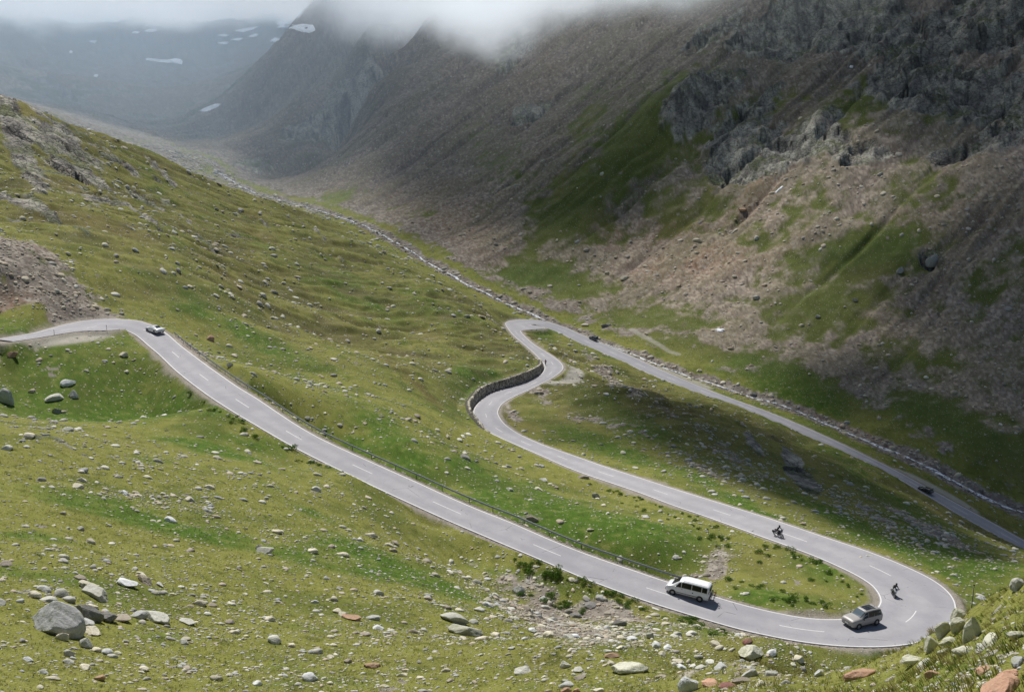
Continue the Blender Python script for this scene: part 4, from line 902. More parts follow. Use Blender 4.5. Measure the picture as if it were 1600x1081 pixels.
for line, cnt, jx, jy, lab, grp in SHR:
    Lp = resample(np.array(line, float), 200)
    for i in range(cnt):
        q = Lp[int(rng.integers(0, 200))]; c_ = cast(q[0]+rng.normal()*jx, q[1]+rng.normal()*jy)
        if not c_: continue
        x, y = c_[2].x, c_[2].y; s_ = rng.uniform(.35, .85)*(1.3 if rng.random() < .2 else 1)
        if float(heights(np.array([x]), np.array([y]), edge)[0]) < .9+s_*.6: continue
        ro = bpy.data.objects.new('shrub', None); col.objects.link(ro); ro.location = (x, y, height(x, y)-.03); ro.rotation_euler.z = rng.uniform(0, 6.28); ro.scale = (s_, s_, s_*rng.uniform(.8, 1.1)); ro.empty_display_size = .1
        tag(ro, lab, 'shrub', grp)
        f_ = bpy.data.objects.new('foliage', shp[int(rng.integers(0, 6))]); col.objects.link(f_); f_.parent = ro
        f_ = bpy.data.objects.new('stems', twm); col.objects.link(f_); f_.parent = ro
# ------------------------------------------------------------------ snow patches
t = NT('old_snow'); n = t.noise(.2, 4, .6, pos(t)); SNOW = t.bsdf(t.mix(t.ramp(n, .3, .7), (.78, .80, .84), (.88, .89, .91)), .6)
SN = [([(445,42),(452,34),(470,26),(476,16),(470,14),(460,24),(445,30),(432,36),(430,40)],'branching snow field high under the clouds'),([(430,44),(450,44),(470,50),(485,53),(495,48),(490,40),(475,38),(462,40),(445,36)],'broad snow field below the branching one'),
      ([(226,94),(245,97),(268,99),(286,101),(287,95),(278,92),(272,97),(250,95),(228,91)],'long thin snow patch on the head wall'),([(309,175),(322,175),(338,169),(346,163),(336,163),(320,169)],'slanting snow patch low in the valley'),
      ([(366,49),(380,51),(395,47),(405,42),(395,43),(380,46)],'thin snow streak under the ridge'),([(388,58),(396,59),(404,55),(398,53)],'small snow patch left of the broad field'),([(360,63),(372,64),(380,61),(370,60)],'small snow patch below the thin streak'),([(421,65),(430,66),(438,62),(428,60)],'small snow patch under the broad field'),([(340,56),(352,58),(358,56),(348,54)],'faint snow patch on the left of the streaks'),([(340,68),(352,70),(358,67),(350,66)],'faint lower snow patch on the head wall'),
      ([(224,50),(240,50),(246,48),(232,46)],'snow strip right beneath the ridge crest'),([(206,52),(214,53),(218,51),(212,50)],'tiny snow patch beneath the ridge crest'),([(139,66),(149,68),(151,65),(144,64)],'tiny snow patch left on the head wall'),([(108,83),(113,84),(114,81),(110,80)],'speck of snow far left on the head wall'),([(146,120),(152,121),(154,118),(149,117)],'speck of snow low on the left wall'),
      ([(1116,516),(1124,519),(1134,517),(1130,514),(1120,514)],'small white snow remnant beyond the stream'),([(1210,302),(1214,302),(1224,292),(1222,291)],'narrow snow remnant beneath the cliff'),([(1327,106),(1332,107),(1333,104),(1329,103)],'speck of snow in the gully of the cliff')]
for poly, lab in SN:
    P_ = np.array(poly, float); cx, cy = P_.mean(0); Pc = np.vstack([P_, P_[:1]]); cs0 = np.r_[0, np.cumsum(np.linalg.norm(np.diff(Pc, axis=0), axis=1))]; g0 = np.linspace(0, cs0[-1], 41)[:-1]; P_ = np.stack([np.interp(g0, cs0, Pc[:, 0]), np.interp(g0, cs0, Pc[:, 1])], -1)+rng.uniform(-.5, .5, (40, 2)); rings = []
    for q in (1., .93, .6, .3, .02):
        ring = []
        for p in P_:
            c_ = cast(cx+(p[0]-cx)*q, cy+(p[1]-cy)*q)
            ring.append(c_[2] if c_ else Vector((0, 0, 0)))
        rings.append(ring)
    d = max(rings[-1][0].length, 50)
    V, zs = [], []
    for qi, ring in enumerate(rings):
        for p in ring:
            up_ = (.0, .0006, .0010, .0012, .0012)[qi]*d*.8
            V.append((p.x, p.y, p.z+up_-.0008*d*(qi == 0)))
    n_ = len(P_); Fc = [(a*n_+b, a*n_+(b+1) % n_, (a+1)*n_+(b+1) % n_, (a+1)*n_+b) for a in range(4) for b in range(n_)]
    me = fast_mesh('snow_patch', V, np.array(Fc)); shade(me); tag(link('snow_patch', me, SNOW), lab, 'snow patch')
# ------------------------------------------------------------------ stream
hz_ = heights(ST[:, 0], ST[:, 1]); hz_ = np.minimum.accumulate(hz_[::-1])[::-1]*.0+smooth(hz_[:, None], 8)[:, 0]
tS = np.gradient(ST[:, :2], axis=0); tS /= np.linalg.norm(tS, axis=1)[:, None]; nS = np.stack([tS[:, 1], -tS[:, 0]], -1); kk = np.arange(len(ST))
wS = .75+.45*perlin(kk*.12, kk*0+.3, 5)+.35*perlin(kk*.4, kk*0+.7, 6); mS = 1.6*perlin(kk*.07, kk*0+.5, 9)
V = np.concatenate([np.c_[ST[:, :2]+nS*(mS+q*wS*np.interp(kk, [0, 300, 450, 700], [1.1, 1.0, .75, .6]))[:, None], hz_+.30] for q in (-1, 0, 1)]).reshape(3, -1, 3).transpose(1, 0, 2).reshape(-1, 3)
t = NT('stream_water'); P = pos(t); n = t.noise(.7, 4, .7, P); n2_ = t.noise(3, 3, .7, P)
c = t.mix(t.ramp(n, .42, .54), (.08, .085, .09), (.85, .87, .90)); c = t.mix(t.ramp(n2_, .4, .7, 0, .4), c, (.30, .32, .33)); t.bsdf(c, .25, n2_, .5, .1)
V = V[:3*610]; Fc = grid_faces(610, 3); me = fast_mesh('stream', V, flip_up(V, Fc)); shade(me); tag(link('stream', me, t.m), kind='structure')
# ------------------------------------------------------------------ dashed centre line
V_, F_, n_ = [], [], 0
sd0 = 3.
while sd0 < SL[-1]-6:
    if not (SL[KW1]-40 < sd0 < SL[KW1]+60 and False):
        ks = np.where((SL >= sd0) & (SL <= sd0+6))[0]
        if len(ks) > 2:
            rows = []
            for q in (-.06, .06):
                off = (WA[ks]-WB[ks])*.5+q; rows.append(np.c_[CL[ks, :2]+NLS[ks]*off[:, None], CL[ks, 2]+.006])
            v = np.stack(rows, 1).reshape(-1, 3); V_.append(v); F_.append(grid_faces(len(ks), 2)+n_); n_ += len(v)
    sd0 += 18.
V, Fc = np.vstack(V_), np.vstack(F_); me = fast_mesh('centre_dashes', V, flip_up(V, Fc)); tag(link('road_centre_line', me, PAINT), kind='structure')
# ------------------------------------------------------------------ plain materials
def plain(name, c, rough=.5, metal=0., coat=0., spec=.5, emis=None):
    t = NT(name); n = t.noise(3, 3, .6, pos(t)); cc = t.mix(t.ramp(n, .3, .7, 0, .25), c, tuple(x*.8 for x in c))
    return t.bsdf(cc, rough, Metallic=metal, **{'Coat Weight': coat, 'Specular IOR Level': spec})
M = dict(white=plain('white_paint', (.70, .71, .72), .3, coat=.6), roofwhite=plain('roof_paint', (.80, .80, .80), .35, coat=.4), silver=plain('champagne_paint', (.33, .315, .30),   .5, .1, .1), black=plain('black_paint', (.012, .012, .014), .22, coat=.8), rubber=plain('rubber', (.018, .018, .019), .85), glass=plain('tinted_glass', (.008, .009, .011), .12, spec=.35), wind=plain('windscreen_glass', (.10, .13, .15), .05, spec=1.),
  rim=plain('alloy', (.35, .35, .36), .35, .8), dark=plain('dark_plastic', (.03, .03, .032), .6), lamp=plain('lamp_glass', (.75, .76, .78), .12), red=plain('red_lens', (.35, .02, .02), .25), plate=plain('number_plate', (.75, .75, .72), .5), steel=plain('galvanised_steel', (.30, .33, .33), .45, .75), post=plain('weathered_post', (.075, .078, .072), .7, .3), leather=plain('black_leather', (.015, .015, .017), .5), chrome=plain('chrome', (.35, .35, .35), .35, .9), skin=plain('skin', (.5, .32, .24), .6), mwhite=plain('motorcycle_white', (.72, .72, .72), .3, coat=.5), jersey=plain('red_jersey', (.38, .06, .04), .8), slate=plain('slate_paint', (.05, .065, .085), .3, .3, .6), wood=plain('old_wood', (.20, .17, .13), .9), grille=plain('grille', (.10, .10, .10), .4, .5))
# ------------------------------------------------------------------ small mesh kit
def bm_obj(name, bm, mat, parent=None, smooth=True):
    me = bpy.data.meshes.new(name); bmesh.ops.recalc_face_normals(bm, faces=bm.faces); bm.to_mesh(me); bm.free()
    if smooth: me.polygons.foreach_set('use_smooth', [True]*len(me.polygons))
    o = link(name, me, mat, parent); return o
def tube(bm, pts, r, seg=8, caps=True):
    pts = [Vector(p) for p in pts]; rr = r if isinstance(r, (list, tuple)) else [r]*len(pts); rings = []
    for i, p in enumerate(pts):
        t = (pts[min(i+1, len(pts)-1)]-pts[max(i-1, 0)]).normalized(); a = t.orthogonal().normalized() if i == 0 else (a_prev-t*a_prev.dot(t)).normalized(); a_prev = a; b = t.cross(a)
        rings.append([bm.verts.new(p+(a*math.cos(2*math.pi*k/seg)+b*math.sin(2*math.pi*k/seg))*rr[i]) for k in range(seg)])
    for i in range(len(rings)-1):
        for k in range(seg): bm.faces.new((rings[i][k], rings[i][(k+1) % seg], rings[i+1][(k+1) % seg], rings[i+1][k]))
    if caps: bm.faces.new(rings[0][::-1]); bm.faces.new(rings[-1])
def box(bm, c, s, rot=None, bev=0):
    M_ = Matrix.Translation(c) @ (rot.to_4x4() if rot else Matrix.Identity(4)) @ Matrix.Diagonal((*s, 1)); r = bmesh.ops.create_cube(bm, size=1, matrix=M_)
    if bev: bmesh.ops.bevel(bm, geom=list({e for v in r['verts'] for e in v.link_edges}), offset=bev, segments=2, affect='EDGES')
def lathe(bm, prof, c, axis='Y', seg=24):
    """profile of (radius, along)"""
    rings = []
    for r, h in prof:
        ring = []
        for k in range(seg):
            a = 2*math.pi*k/seg; x, z = r*math.cos(a), r*math.sin(a); ring.append(bm.verts.new(Vector(c)+(Vector((x, h, z)) if axis == 'Y' else Vector((x, z, h)))))
        rings.append(ring)
    for i in range(len(rings)-1):
        for k in range(seg): bm.faces.new((rings[i][k], rings[i][(k+1) % seg], rings[i+1][(k+1) % seg], rings[i+1][k]))
    return rings
def empty(name, loc, label, cat, group=None):
    o = bpy.data.objects.new(name, None); col.objects.link(o); o.location = loc; o.empty_display_size = .3; return tag(o, label, cat, group)
# ------------------------------------------------------------------ guard rail
def rail_xyz(k, off, dz): p = CL[k, :2]+NLS[k]*off; return Vector((p[0], p[1], CL[k, 2]+dz))
K0, K1 = station(262, 527), station(1012, 900)
rw = WA+1.0
gr = empty('guard_rail', rail_xyz(K0, rw[K0], 0), 'long galvanised guard rail with dark posts along the upper road', 'guard rail'); inv = Vector(gr.location)
prof = [(0, .16), (.045, .12), (.045, .07), (0, .02), (0, -.02), (.045, -.07), (.045, -.12), (0, -.16), (-.012, -.16), (-.012, .16)]
path = [(rail_xyz(k, rw[k], .66), NLS[k]) for k in range(K0, K1, 1)]
e_ = path[-1][0]; tt_ = (path[-1][0]-path[-4][0]).normalized()
for q in range(1, 9):
    k = K1+q; path.append((rail_xyz(k, rw[k]+.015*q*q, .66-.009*q*q), NLS[k]))
bm = bmesh.new(); rings = []
for p, n in path: rings.append([bm.verts.new(p-inv+Vector((-n[0]*a, -n[1]*a, b))) for a, b in prof])
for i in range(len(rings)-1):
    for k in range(len(prof)): bm.faces.new((rings[i][k], rings[i][(k+1) % len(prof)], rings[i+1][(k+1) % len(prof)], rings[i+1][k]))
bm_obj('rail', bm, M['steel'], gr, False)
s_ = SL[K0]+.5; pm = None
while s_ < SL[K1+5]:
    k = int(np.searchsorted(SL, s_)); p = rail_xyz(k, rw[k]+.10, 0)
    if pm is None:
        bm = bmesh.new(); box(bm, (0, 0, .15), (.11, .06, 1.25), bev=.01); box(bm, (0, -.06, .66), (.09, .10, .22), bev=.01); pm = bpy.data.meshes.new('post'); bm.to_mesh(pm); bm.free(); pm.materials.append(M['post'])
    o = bpy.data.objects.new('post', pm); col.objects.link(o); o.parent = gr; o.location = p-inv; o.rotation_euler.z = math.atan2(NLS[k][1], NLS[k][0])-math.pi/2; s_ += 5.2
# ------------------------------------------------------------------ dry-stone retaining wall
ks = np.arange(KW0-2, KW1+3); Pw, Tw, Sw = [], [], []
bm = bmesh.new(); rows = []
wl = empty('retaining_wall', rail_xyz(int(ks[0]), WA[ks[0]]+.6, 0), 'curved dry-stone retaining wall of dark rubble above the middle bend', 'stone wall'); inv = Vector(wl.location)
def wallp(k, v, out=0.): h = float(wall_h(k)); return rail_xyz(int(k), WA[int(k)]+.75+.55*v-out, -.15+(h+.25)*v)-inv
for k in ks: rows.append([bm.verts.new(wallp(k, v)) for v in (0, .33, .66, 1)]+[bm.verts.new(wallp(k, 1)+Vector((NLS[k][0], NLS[k][1], 0))*.9), bm.verts.new(wallp(k, 0)+Vector((NLS[k][0], NLS[k][1], 0))*1.6)])
for i in range(len(rows)-1):
    for j in range(5): bm.faces.new((rows[i][j], rows[i+1][j], rows[i+1][j+1], rows[i][j+1]))
bm_obj('rubble_core', bm, stone_material('wall_core', colour=(.06, .055, .05), lichen=.1), wl, False)
PV, PS, PN, PT = [], [], [], []
for k in ks:
    h = float(wall_h(k)); nrow = max(1, int((h+.3)/.42))
    for rep in range(3):
        for j in range(nrow+1):
            v = min((j+rng.uniform(-.2, .2))/max(nrow, 1), 1.02); kk_ = k+rng.uniform(-.5, .5); p = wallp(int(round(np.clip(kk_, ks[0], ks[-1]))), v, rng.uniform(.0, .16))+Vector((T[k][0], T[k][1], 0))*rng.uniform(-.5, .5)
            PV.append(p); PS.append(rng.uniform(.26, .60)); n = Vector((-NLS[k][0], -NLS[k][1], .35)).normalized(); PN.append(n if j < nrow else Vector((0, 0, 1))); c_ = rng.uniform(.3, 1.35); tn = (.36, .32, .27) if j < nrow else (.58, .53, .42); PT.append([x*c_ for x in tn])  # top row tinted paler, light on the wall's edge painted in
me = scatter_mesh('facing_stones', SM_M, rng.integers(0, 14, len(PV)), np.array(PV), np.array(PS), np.array([n[:] for n in PN]), np.array(PT), 1.)
link('facing_stones', me, STONE_A, wl)
# ------------------------------------------------------------------ posts and poles
def marker(px, py, h, r, mat, name, label, cat, cap=None):
    c_ = cast(px, py)[2]
    if name == 'pole': c_ = Vector(at_z(px, py, -68.)); c_.z = height(c_.x, c_.y)
    o = empty(name, c_, label, cat); bm = bmesh.new(); tube(bm, [(0, 0, -.3), (0, 0, h)], [r, r*.85], 8); bm_obj('shaft', bm, mat, o)
    bm = bmesh.new(); box(bm, (0, 0, h-.12), (r*2.3, r*2.3, .16), bev=.01); bm_obj('cap', bm, cap or M['dark'], o, False)
marker(1517, 959, 3.6, .075, M['wood'], 'pole', 'thin weathered pole standing beyond the hairpin', 'pole')
marker(1097, 777, .95, .07, M['plate'], 'marker_post', 'white marker post on the outer edge of the middle road', 'marker post')
marker(789, 661, .9, .06, M['plate'], 'marker_post', 'white marker post inside the middle bend', 'marker post')
marker(85, 524, 1.2, .05, M['wood'], 'snow_pole', 'snow pole at the gravel pull-out on the left', 'pole')
marker(167, 517, 1.3, .05, M['wood'], 'snow_pole', 'snow pole inside the left bend, nearer the white car', 'pole')
marker(935, 723, .9, .06, M['plate'], 'marker_post', 'white marker post on the verge above the middle road', 'marker post')
# ------------------------------------------------------------------ vehicles
def on_road(px, py):
    """meeting point of the sight line with the road surface"""
    c_ = cast(px, py)[2]; k = int(np.argmin((CL[:, 0]-c_.x)**2+(CL[:, 1]-c_.y)**2)); lo, hi = max(k-15, 0), min(k+15, NS)
    for _ in range(8):
        p = at_z(px, py, CL[k, 2]); k = lo+int(np.argmin((CL[lo:hi, 0]-p[0])**2+(CL[lo:hi, 1]-p[1])**2))
    return Vector((p[0], p[1], CL[k, 2]+.004)), k
def cr_interp(xs, ys, x):
    i = int(np.clip(np.searchsorted(xs, x)-1, 0, len(xs)-2)); f = (x-xs[i])/(xs[i+1]-xs[i]); return ys[i]*(1-f)+ys[i+1]*f
class Hull:
    """stations (x, z_bottom, z_belt, z_top, half width at belt, half width at top)"""
    def __init__(s, st, n=46):
        s.st = np.array(sorted(st), float); s.xs = np.unique(np.r_[np.linspace(s.st[0, 0], s.st[-1, 0], n), s.st[:, 0]])
    def par(s, x): return [np.interp(x, s.st[:, 0], s.st[:, c]) for c in range(1, 6)]
    def ring(s, x):
        zb, zl, zt, wb, wt = s.par(x); m = .5*(zb+zl)
        return [(0, zb), (wb-.12, zb), (wb-.03, zb+.10), (wb, m), (wb*.995, zl-.08), (wb*.975, zl), (wt+(wb*.975-wt)*.5, zl+(zt-zl)*.5-.0), (wt, zt-.07*min(1, (zt-zl)*3)), (wt-.10, zt-.01), (wt*.5, zt+.015), (0, zt+.02)]
    def mesh(s, name, mat, parent):
        bm = bmesh.new(); rows = []
        for x in s.xs:
            r = s.ring(x); rows.append([bm.verts.new((x, y, z)) for y, z in r]+[bm.verts.new((x, -y, z)) for y, z in r[-2:0:-1]])
        m = len(rows[0])
        for i in range(len(rows)-1):
            for k in range(m): bm.faces.new((rows[i][k], rows[i][(k+1) % m], rows[i+1][(k+1) % m], rows[i+1][k]))
        bm.faces.new(rows[0]); bm.faces.new(rows[-1][::-1]); return bm_obj(name, bm, mat, parent)
    def side(s, name, x0, x1, v0, v1, mat, parent, sgn, out=.012, s0=0, s1=0, n=8):
        """glass between belt (v=0) and roof edge (v=1); s0/s1 lean the ends"""
        bm = bmesh.new(); rows = []
        for i in range(n+1):
            row = []
            for v in np.linspace(v0, v1, 4):
                a = x0+s0*v; b = x1+s1*v; x = a+(b-a)*i/n; zb, zl, zt, wb, wt = s.par(x); ztt = zt-.07*min(1, (zt-zl)*3); y = wb*.975+(wt-wb*.975)*v+out; row.append(bm.verts.new((x, sgn*y, zl+(ztt-zl)*v)))
            rows.append(row)
        for i in range(n):
            for k in range(3): bm.faces.new((rows[i][k], rows[i+1][k], rows[i+1][k+1], rows[i][k+1]))
        return bm_obj(name, bm, mat, parent)
    def top(s, name, x0, x1, f, mat, parent, out=.022, n=8):
        bm = bmesh.new(); rows = []
        for x in np.unique(np.r_[x0, x1, s.xs[(s.xs > x0) & (s.xs < x1)]]):
            zb, zl, zt, wb, wt = s.par(x); w = (wt-.10)*f; rows.append([bm.verts.new((x, y, zt+(.02 if abs(q) < .3 else .012)-.0+out)) for q, y in ((-1, -w), (-.5, -w*.5), (0, 0), (.5, w*.5), (1, w))])
        for i in range(len(rows)-1):
            for k in range(4): bm.faces.new((rows[i][k], rows[i+1][k], rows[i+1][k+1], rows[i][k+1]))
        return bm_obj(name, bm, mat, parent)
def wheel(parent, x, y, r, w=.23, sgn=1, spokes=10):
    bm = bmesh.new(); lathe(bm, [(r*.62, -w/2), (r*.92, -w/2), (r, -w*.36), (r, w*.36), (r*.92, w/2), (r*.62, w/2)], (0, 0, 0)); o = bm_obj('wheel', bm, M['rubber'], parent); o.location = (x, y, r)
    bm = bmesh.new(); lathe(bm, [(r*.64, w*.3), (r*.60, w*.44), (r*.56, w*.36)], (0, 0, 0)); lathe(bm, [(.0001, w*.40), (r*.16, w*.42), (r*.18, w*.30)], (0, 0, 0), seg=12)
    for k in range(spokes):
        a = 2*math.pi*k/spokes; box(bm, (math.cos(a)*r*.36, w*.36, math.sin(a)*r*.36), (r*.46, .03, .045), Matrix.Rotation(-a, 3, 'Y'))
    lathe(bm, [(.0001, w*.12), (r*.6, w*.12)], (0, 0, 0), seg=16)
    q = bm_obj('rim', bm, M['rim'], o, False)
    if sgn < 0: q.scale = (1, -1, 1)
    return o
def arch(parent, x, y, r, sgn):
    bm = bmesh.new(); lathe(bm, [(.0001, 0), (r, 0), (r, .02), (r-.05, .03)], (0, 0, 0), seg=22); o = bm_obj('wheel_arch', bm, M['dark'], parent); o.location = (x, y, r*.86); 
    if sgn < 0: o.scale = (1, -1, 1)
def part_box(name, c, s, mat, parent, bev=.015, rot=None):
    bm = bmesh.new(); box(bm, (0, 0, 0), s, rot, bev); o = bm_obj(name, bm, mat, parent, False); o.location = c; return o
def vehicle(name, label, cat, near_front, near_rear, side, st, scale, wb_, wr, track, build, paint):
    f, _ = on_road(*near_front); b, _ = on_road(*near_rear); d = (f-b); mid = (f+b)*.5; dz = d.z; d.z = 0; ang = math.atan2(d.y, d.x); n = Vector((-math.sin(ang), math.cos(ang), 0))*side
    o = empty(name, mid-n*track*.5*scale, label, cat); o.rotation_euler = (0, -math.atan2(dz, d.length)*.6, ang); o.scale = (scale,)*3
    build(o, Hull(st), paint); hw_ = track/2
    for sx in (1, -1):
        for sy in (1, -1): wheel(o, sx*wb_/2, sy*(hw_-.09), wr, sgn=sy); arch(o, sx*wb_/2, sy*(hw_-.005)+(0 if sy > 0 else 0), wr*1.17, sy)
    return o
def mirrors(o, x, y, z, mat):
    for s in (1, -1): part_box('wing_mirror', (x, s*y, z), (.14, .20, .17), mat, o, .03)
# camper van
VAN = [(2.62,.42,.72,.76,.62,.50),(2.55,.34,.88,.92,.86,.68),(2.35,.30,1.02,1.07,.97,.80),(1.95,.28,1.08,1.20,1.0,.78),(1.72,.28,1.12,1.30,1.0,.76),(1.30,.28,1.14,1.62,1.0,.76),(.95,.28,1.15,1.86,1.0,.78),(.60,.28,1.15,1.95,1.0,.82),(0,.28,1.16,1.98,1.0,.84),(-1.6,.28,1.17,1.98,1.0,.84),(-2.45,.30,1.17,1.95,.98,.82),(-2.60,.36,1.16,1.84,.95,.78),(-2.66,.42,1.14,1.5,.93,.80)]
def build_van(o, h, paint):
    h.mesh('body', paint, o)
    for s in (1, -1):
        h.side('window', .72, 1.38, .06, .86, M['glass'], o, s, s1=-.42); h.side('window', -.55, .64, .06, .88, M['glass'], o, s); h.side('window', -1.75, -.62, .06, .88, M['glass'], o, s); h.side('window', -2.42, -1.82, .06, .88, M['glass'], o, s)
        part_box('headlight', (2.40, s*.74, .86), (.26, .30, .20), M['lamp'], o, .04); part_box('taillight', (-2.62, s*.86, 1.15), (.06, .12, .60), M['red'], o, .02)
        part_box('door_handle', (.55, s*1.01, 1.02), (.18, .03, .04), M['dark'], o); part_box('side_strip', (-.2, s*1.005, .52), (3.4, .02, .05), M['dark'], o, .005)
    part_box('fuel_flap', (-.75, 1.003, .88), (.14, .02, .14), M['dark'], o)
    h.top('windscreen', 1.02, 1.93, .95, M['glass'], o); h.top('roof_panel', -2.3, .52, .92, M['roofwhite'], o, .01)
    part_box('rear_window', (-2.665, 0, 1.50), (.03, 1.30, .48), M['glass'], o, .02); part_box('bumper', (2.56, 0, .50), (.18, 1.5, .26), M['dark'], o, .05); part_box('grille', (2.60, 0, .72), (.06, .9, .10), M['grille'], o, .02); part_box('number_plate', (2.665, 0, .52), (.02, .5, .11), M['plate'], o, .003)
    part_box('bumper', (-2.68, 0, .48), (.12, 1.7, .22), M['dark'], o, .04); mirrors(o, 1.36, 1.10, 1.22, paint); part_box('number_plate', (-2.70, 0, .92), (.02, .5, .11), M['plate'], o, .003)
    bm = bmesh.new()
    for y in (-.55, .55): tube(bm, [(-2.66, y, .45), (-3.35, y, .45)], .03, 6); tube(bm, [(-2.72, y, .45), (-2.80, y, 1.15)], .025, 6)
    tube(bm, [(-2.85, -.8, .48), (-2.85, .8, .48)], .03, 6); tube(bm, [(-3.2, -.8, .48), (-3.2, .8, .48)], .03, 6); tube(bm, [(-2.8, -.6, 1.15), (-2.8, .6, 1.15)], .025, 6); bm_obj('bike_rack', bm, M['dark'], o)
van = vehicle('camper_van', 'white camper van with dark windows carrying bicycles at the rear', 'van', (1053, 929), (1089.4, 941), 1, VAN, 1.12, 3.3, .34, 2.02, build_van, M['white'])
SUV = [(2.50,.55,.80,.84,.70,.55),(2.44,.40,.96,1.00,.90,.72),(2.20,.30,1.06,1.12,.98,.78),(1.40,.28,1.12,1.20,1.0,.80),(1.02,.28,1.14,1.26,1.0,.76),(.60,.28,1.15,1.56,1.0,.72),(.25,.28,1.16,1.78,1.0,.72),(0,.28,1.16,1.83,1.0,.74),(-1.0,.28,1.17,1.85,1.0,.74),(-1.9,.30,1.18,1.80,.99,.72),(-2.25,.34,1.18,1.70,.97,.70),(-2.42,.40,1.16,1.30,.94,.74),(-2.50,.50,1.05,1.10,.86,.70)]
def build_suv(o, h, paint):
    h.mesh('body', paint, o)
    for s in (1, -1):
        h.side('window', -.02, .86, .06, .90, M['glass'], o, s, s1=-.50); h.side('window', -.98, -.08, .06, .90, M['glass'], o, s); h.side('window', -2.14, -1.05, .06, .90, M['glass'], o, s, s1=.10)
        part_box('headlight', (2.33, s*.72, .92), (.22, .36, .12), M['lamp'], o, .03); part_box('taillight', (-2.42, s*.86, 1.0), (.08, .10, .40), M['red'], o, .02); part_box('door_handle', (-.15, s*1.0, 1.02), (.2, .03, .03), M['chrome'], o); part_box('door_handle', (-1.1, s*1.0, 1.02), (.2, .03, .03), M['chrome'], o)
        part_box('sill', (0, s*.99, .34), (2.2, .05, .12), M['dark'], o, .02)
    h.top('windscreen', .32, 1.10, 1.05, M['wind'], o); h.top('sunroof', -1.55, .0, .84, M['glass'], o, .015); part_box('rear_window', (-2.36, 0, 1.48), (.03, 1.2, .40), M['glass'], o, .02, Matrix.Rotation(.35, 3, 'Y'))
    part_box('grille', (2.47, 0, .84), (.06, .85, .16), M['grille'], o, .02); part_box('bumper', (2.42, 0, .50), (.18, 1.5, .22), M['dark'], o, .06); part_box('bumper_trim', (2.52, 0, .56), (.03, 1.3, .06), M['chrome'], o, .01); part_box('bumper', (-2.44, 0, .48), (.14, 1.6, .24), M['dark'], o, .05)
    part_box('number_plate', (2.525, 0, .68), (.02, .5, .11), M['plate'], o, .003); part_box('aerial_fin', (-1.85, 0, 1.99), (.20, .05, .09), M['dark'], o, .02); mirrors(o, .82, 1.08, 1.22, M['dark'])
suv = vehicle('suv', 'champagne silver SUV with black panoramic roof entering the hairpin', 'car', (1339.4, 983.5), (1371.9, 976.3), 1, [(x, zb, zl*1.04, zt*1.09, wb, wt) for x, zb, zl, zt, wb, wt in SUV], 1.08, 2.95, .38, 2.0, build_suv, M['silver'])
COUPE = [(2.18,.42,.58,.62,.60,.45),(2.10,.28,.72,.76,.82,.62),(1.80,.20,.82,.86,.90,.68),(1.15,.18,.86,.92,.91,.66),(.85,.18,.87,1.00,.91,.64),(.45,.18,.88,1.22,.91,.58),(.10,.18,.88,1.30,.91,.56),(-.4,.18,.88,1.29,.92,.56),(-.9,.18,.89,1.18,.93,.58),(-1.4,.20,.90,1.02,.94,.62),(-1.85,.24,.88,.94,.92,.66),(-2.10,.32,.82,.86,.84,.64),(-2.18,.45,.70,.74,.72,.60)]
def build_coupe(o, h, paint):
    h.mesh('body', paint, o)
    for s in (1, -1):
        h.side('window', -.95, .78, .08, .88, M['glass'], o, s, s0=.25, s1=-.45); part_box('headlight', (1.98, s*.62, .72), (.2, .24, .1), M['lamp'], o, .03)
    h.top('windscreen', .30, .92, 1.0, M['glass'], o); h.top('rear_window', -1.42, -.50, .95, M['glass'], o); part_box('taillight', (-2.15, 0, .74), (.05, 1.35, .06), M['red'], o, .02); part_box('bumper', (-2.12, 0, .38), (.10, 1.4, .16), M['dark'], o, .04); part_box('number_plate', (-2.19, 0, .56), (.02, .5, .11), M['plate'], o, .003); mirrors(o, .55, .98, .93, paint)
def by_road(px, py, back=False, off=0.):
    p, k = on_road(px, py); t = T[k]*(-1 if back else 1); return p, math.atan2(t[1], t[0])
def park(name, label, cat, px, py, ang, st, scale, wb_, wr, track, build, paint):
    p, _ = on_road(px, py); o = empty(name, p, label, cat); o.rotation_euler = (0, 0, ang); o.scale = (scale,)*3; build(o, Hull(st), paint)
    for sx in (1, -1):
        for sy in (1, -1): wheel(o, sx*wb_/2, sy*(track/2-.09), wr, sgn=sy); arch(o, sx*wb_/2, sy*(track/2-.005), wr*1.15, sy)
    return o
_, a_ = by_road(243, 518, True)
park('sports_car', 'white sports coupe driving away round the left bend', 'car', 242.5, 519.5, a_+.12, COUPE, 1.18, 2.5, .34, 1.86, build_coupe, M['white'])
_, a_ = by_road(927, 529, True)
park('suv', 'small dark SUV on the farthest leg of the road', 'car', 927.5, 531, a_, SUV, 1.0, 2.95, .38, 2.0, build_suv, M['slate'])
_, a_ = by_road(1447, 764, True)
HATCH = [(x, zb, zl*.84, zt*.82, wb*.92, wt*.92) for x, zb, zl, zt, wb, wt in SUV]
park('hatchback', 'black car on the lowest leg of the road beside the gravel strip', 'car', 1446, 768, a_, HATCH, 1.02, 2.75, .34, 1.84, build_suv, M['black'])
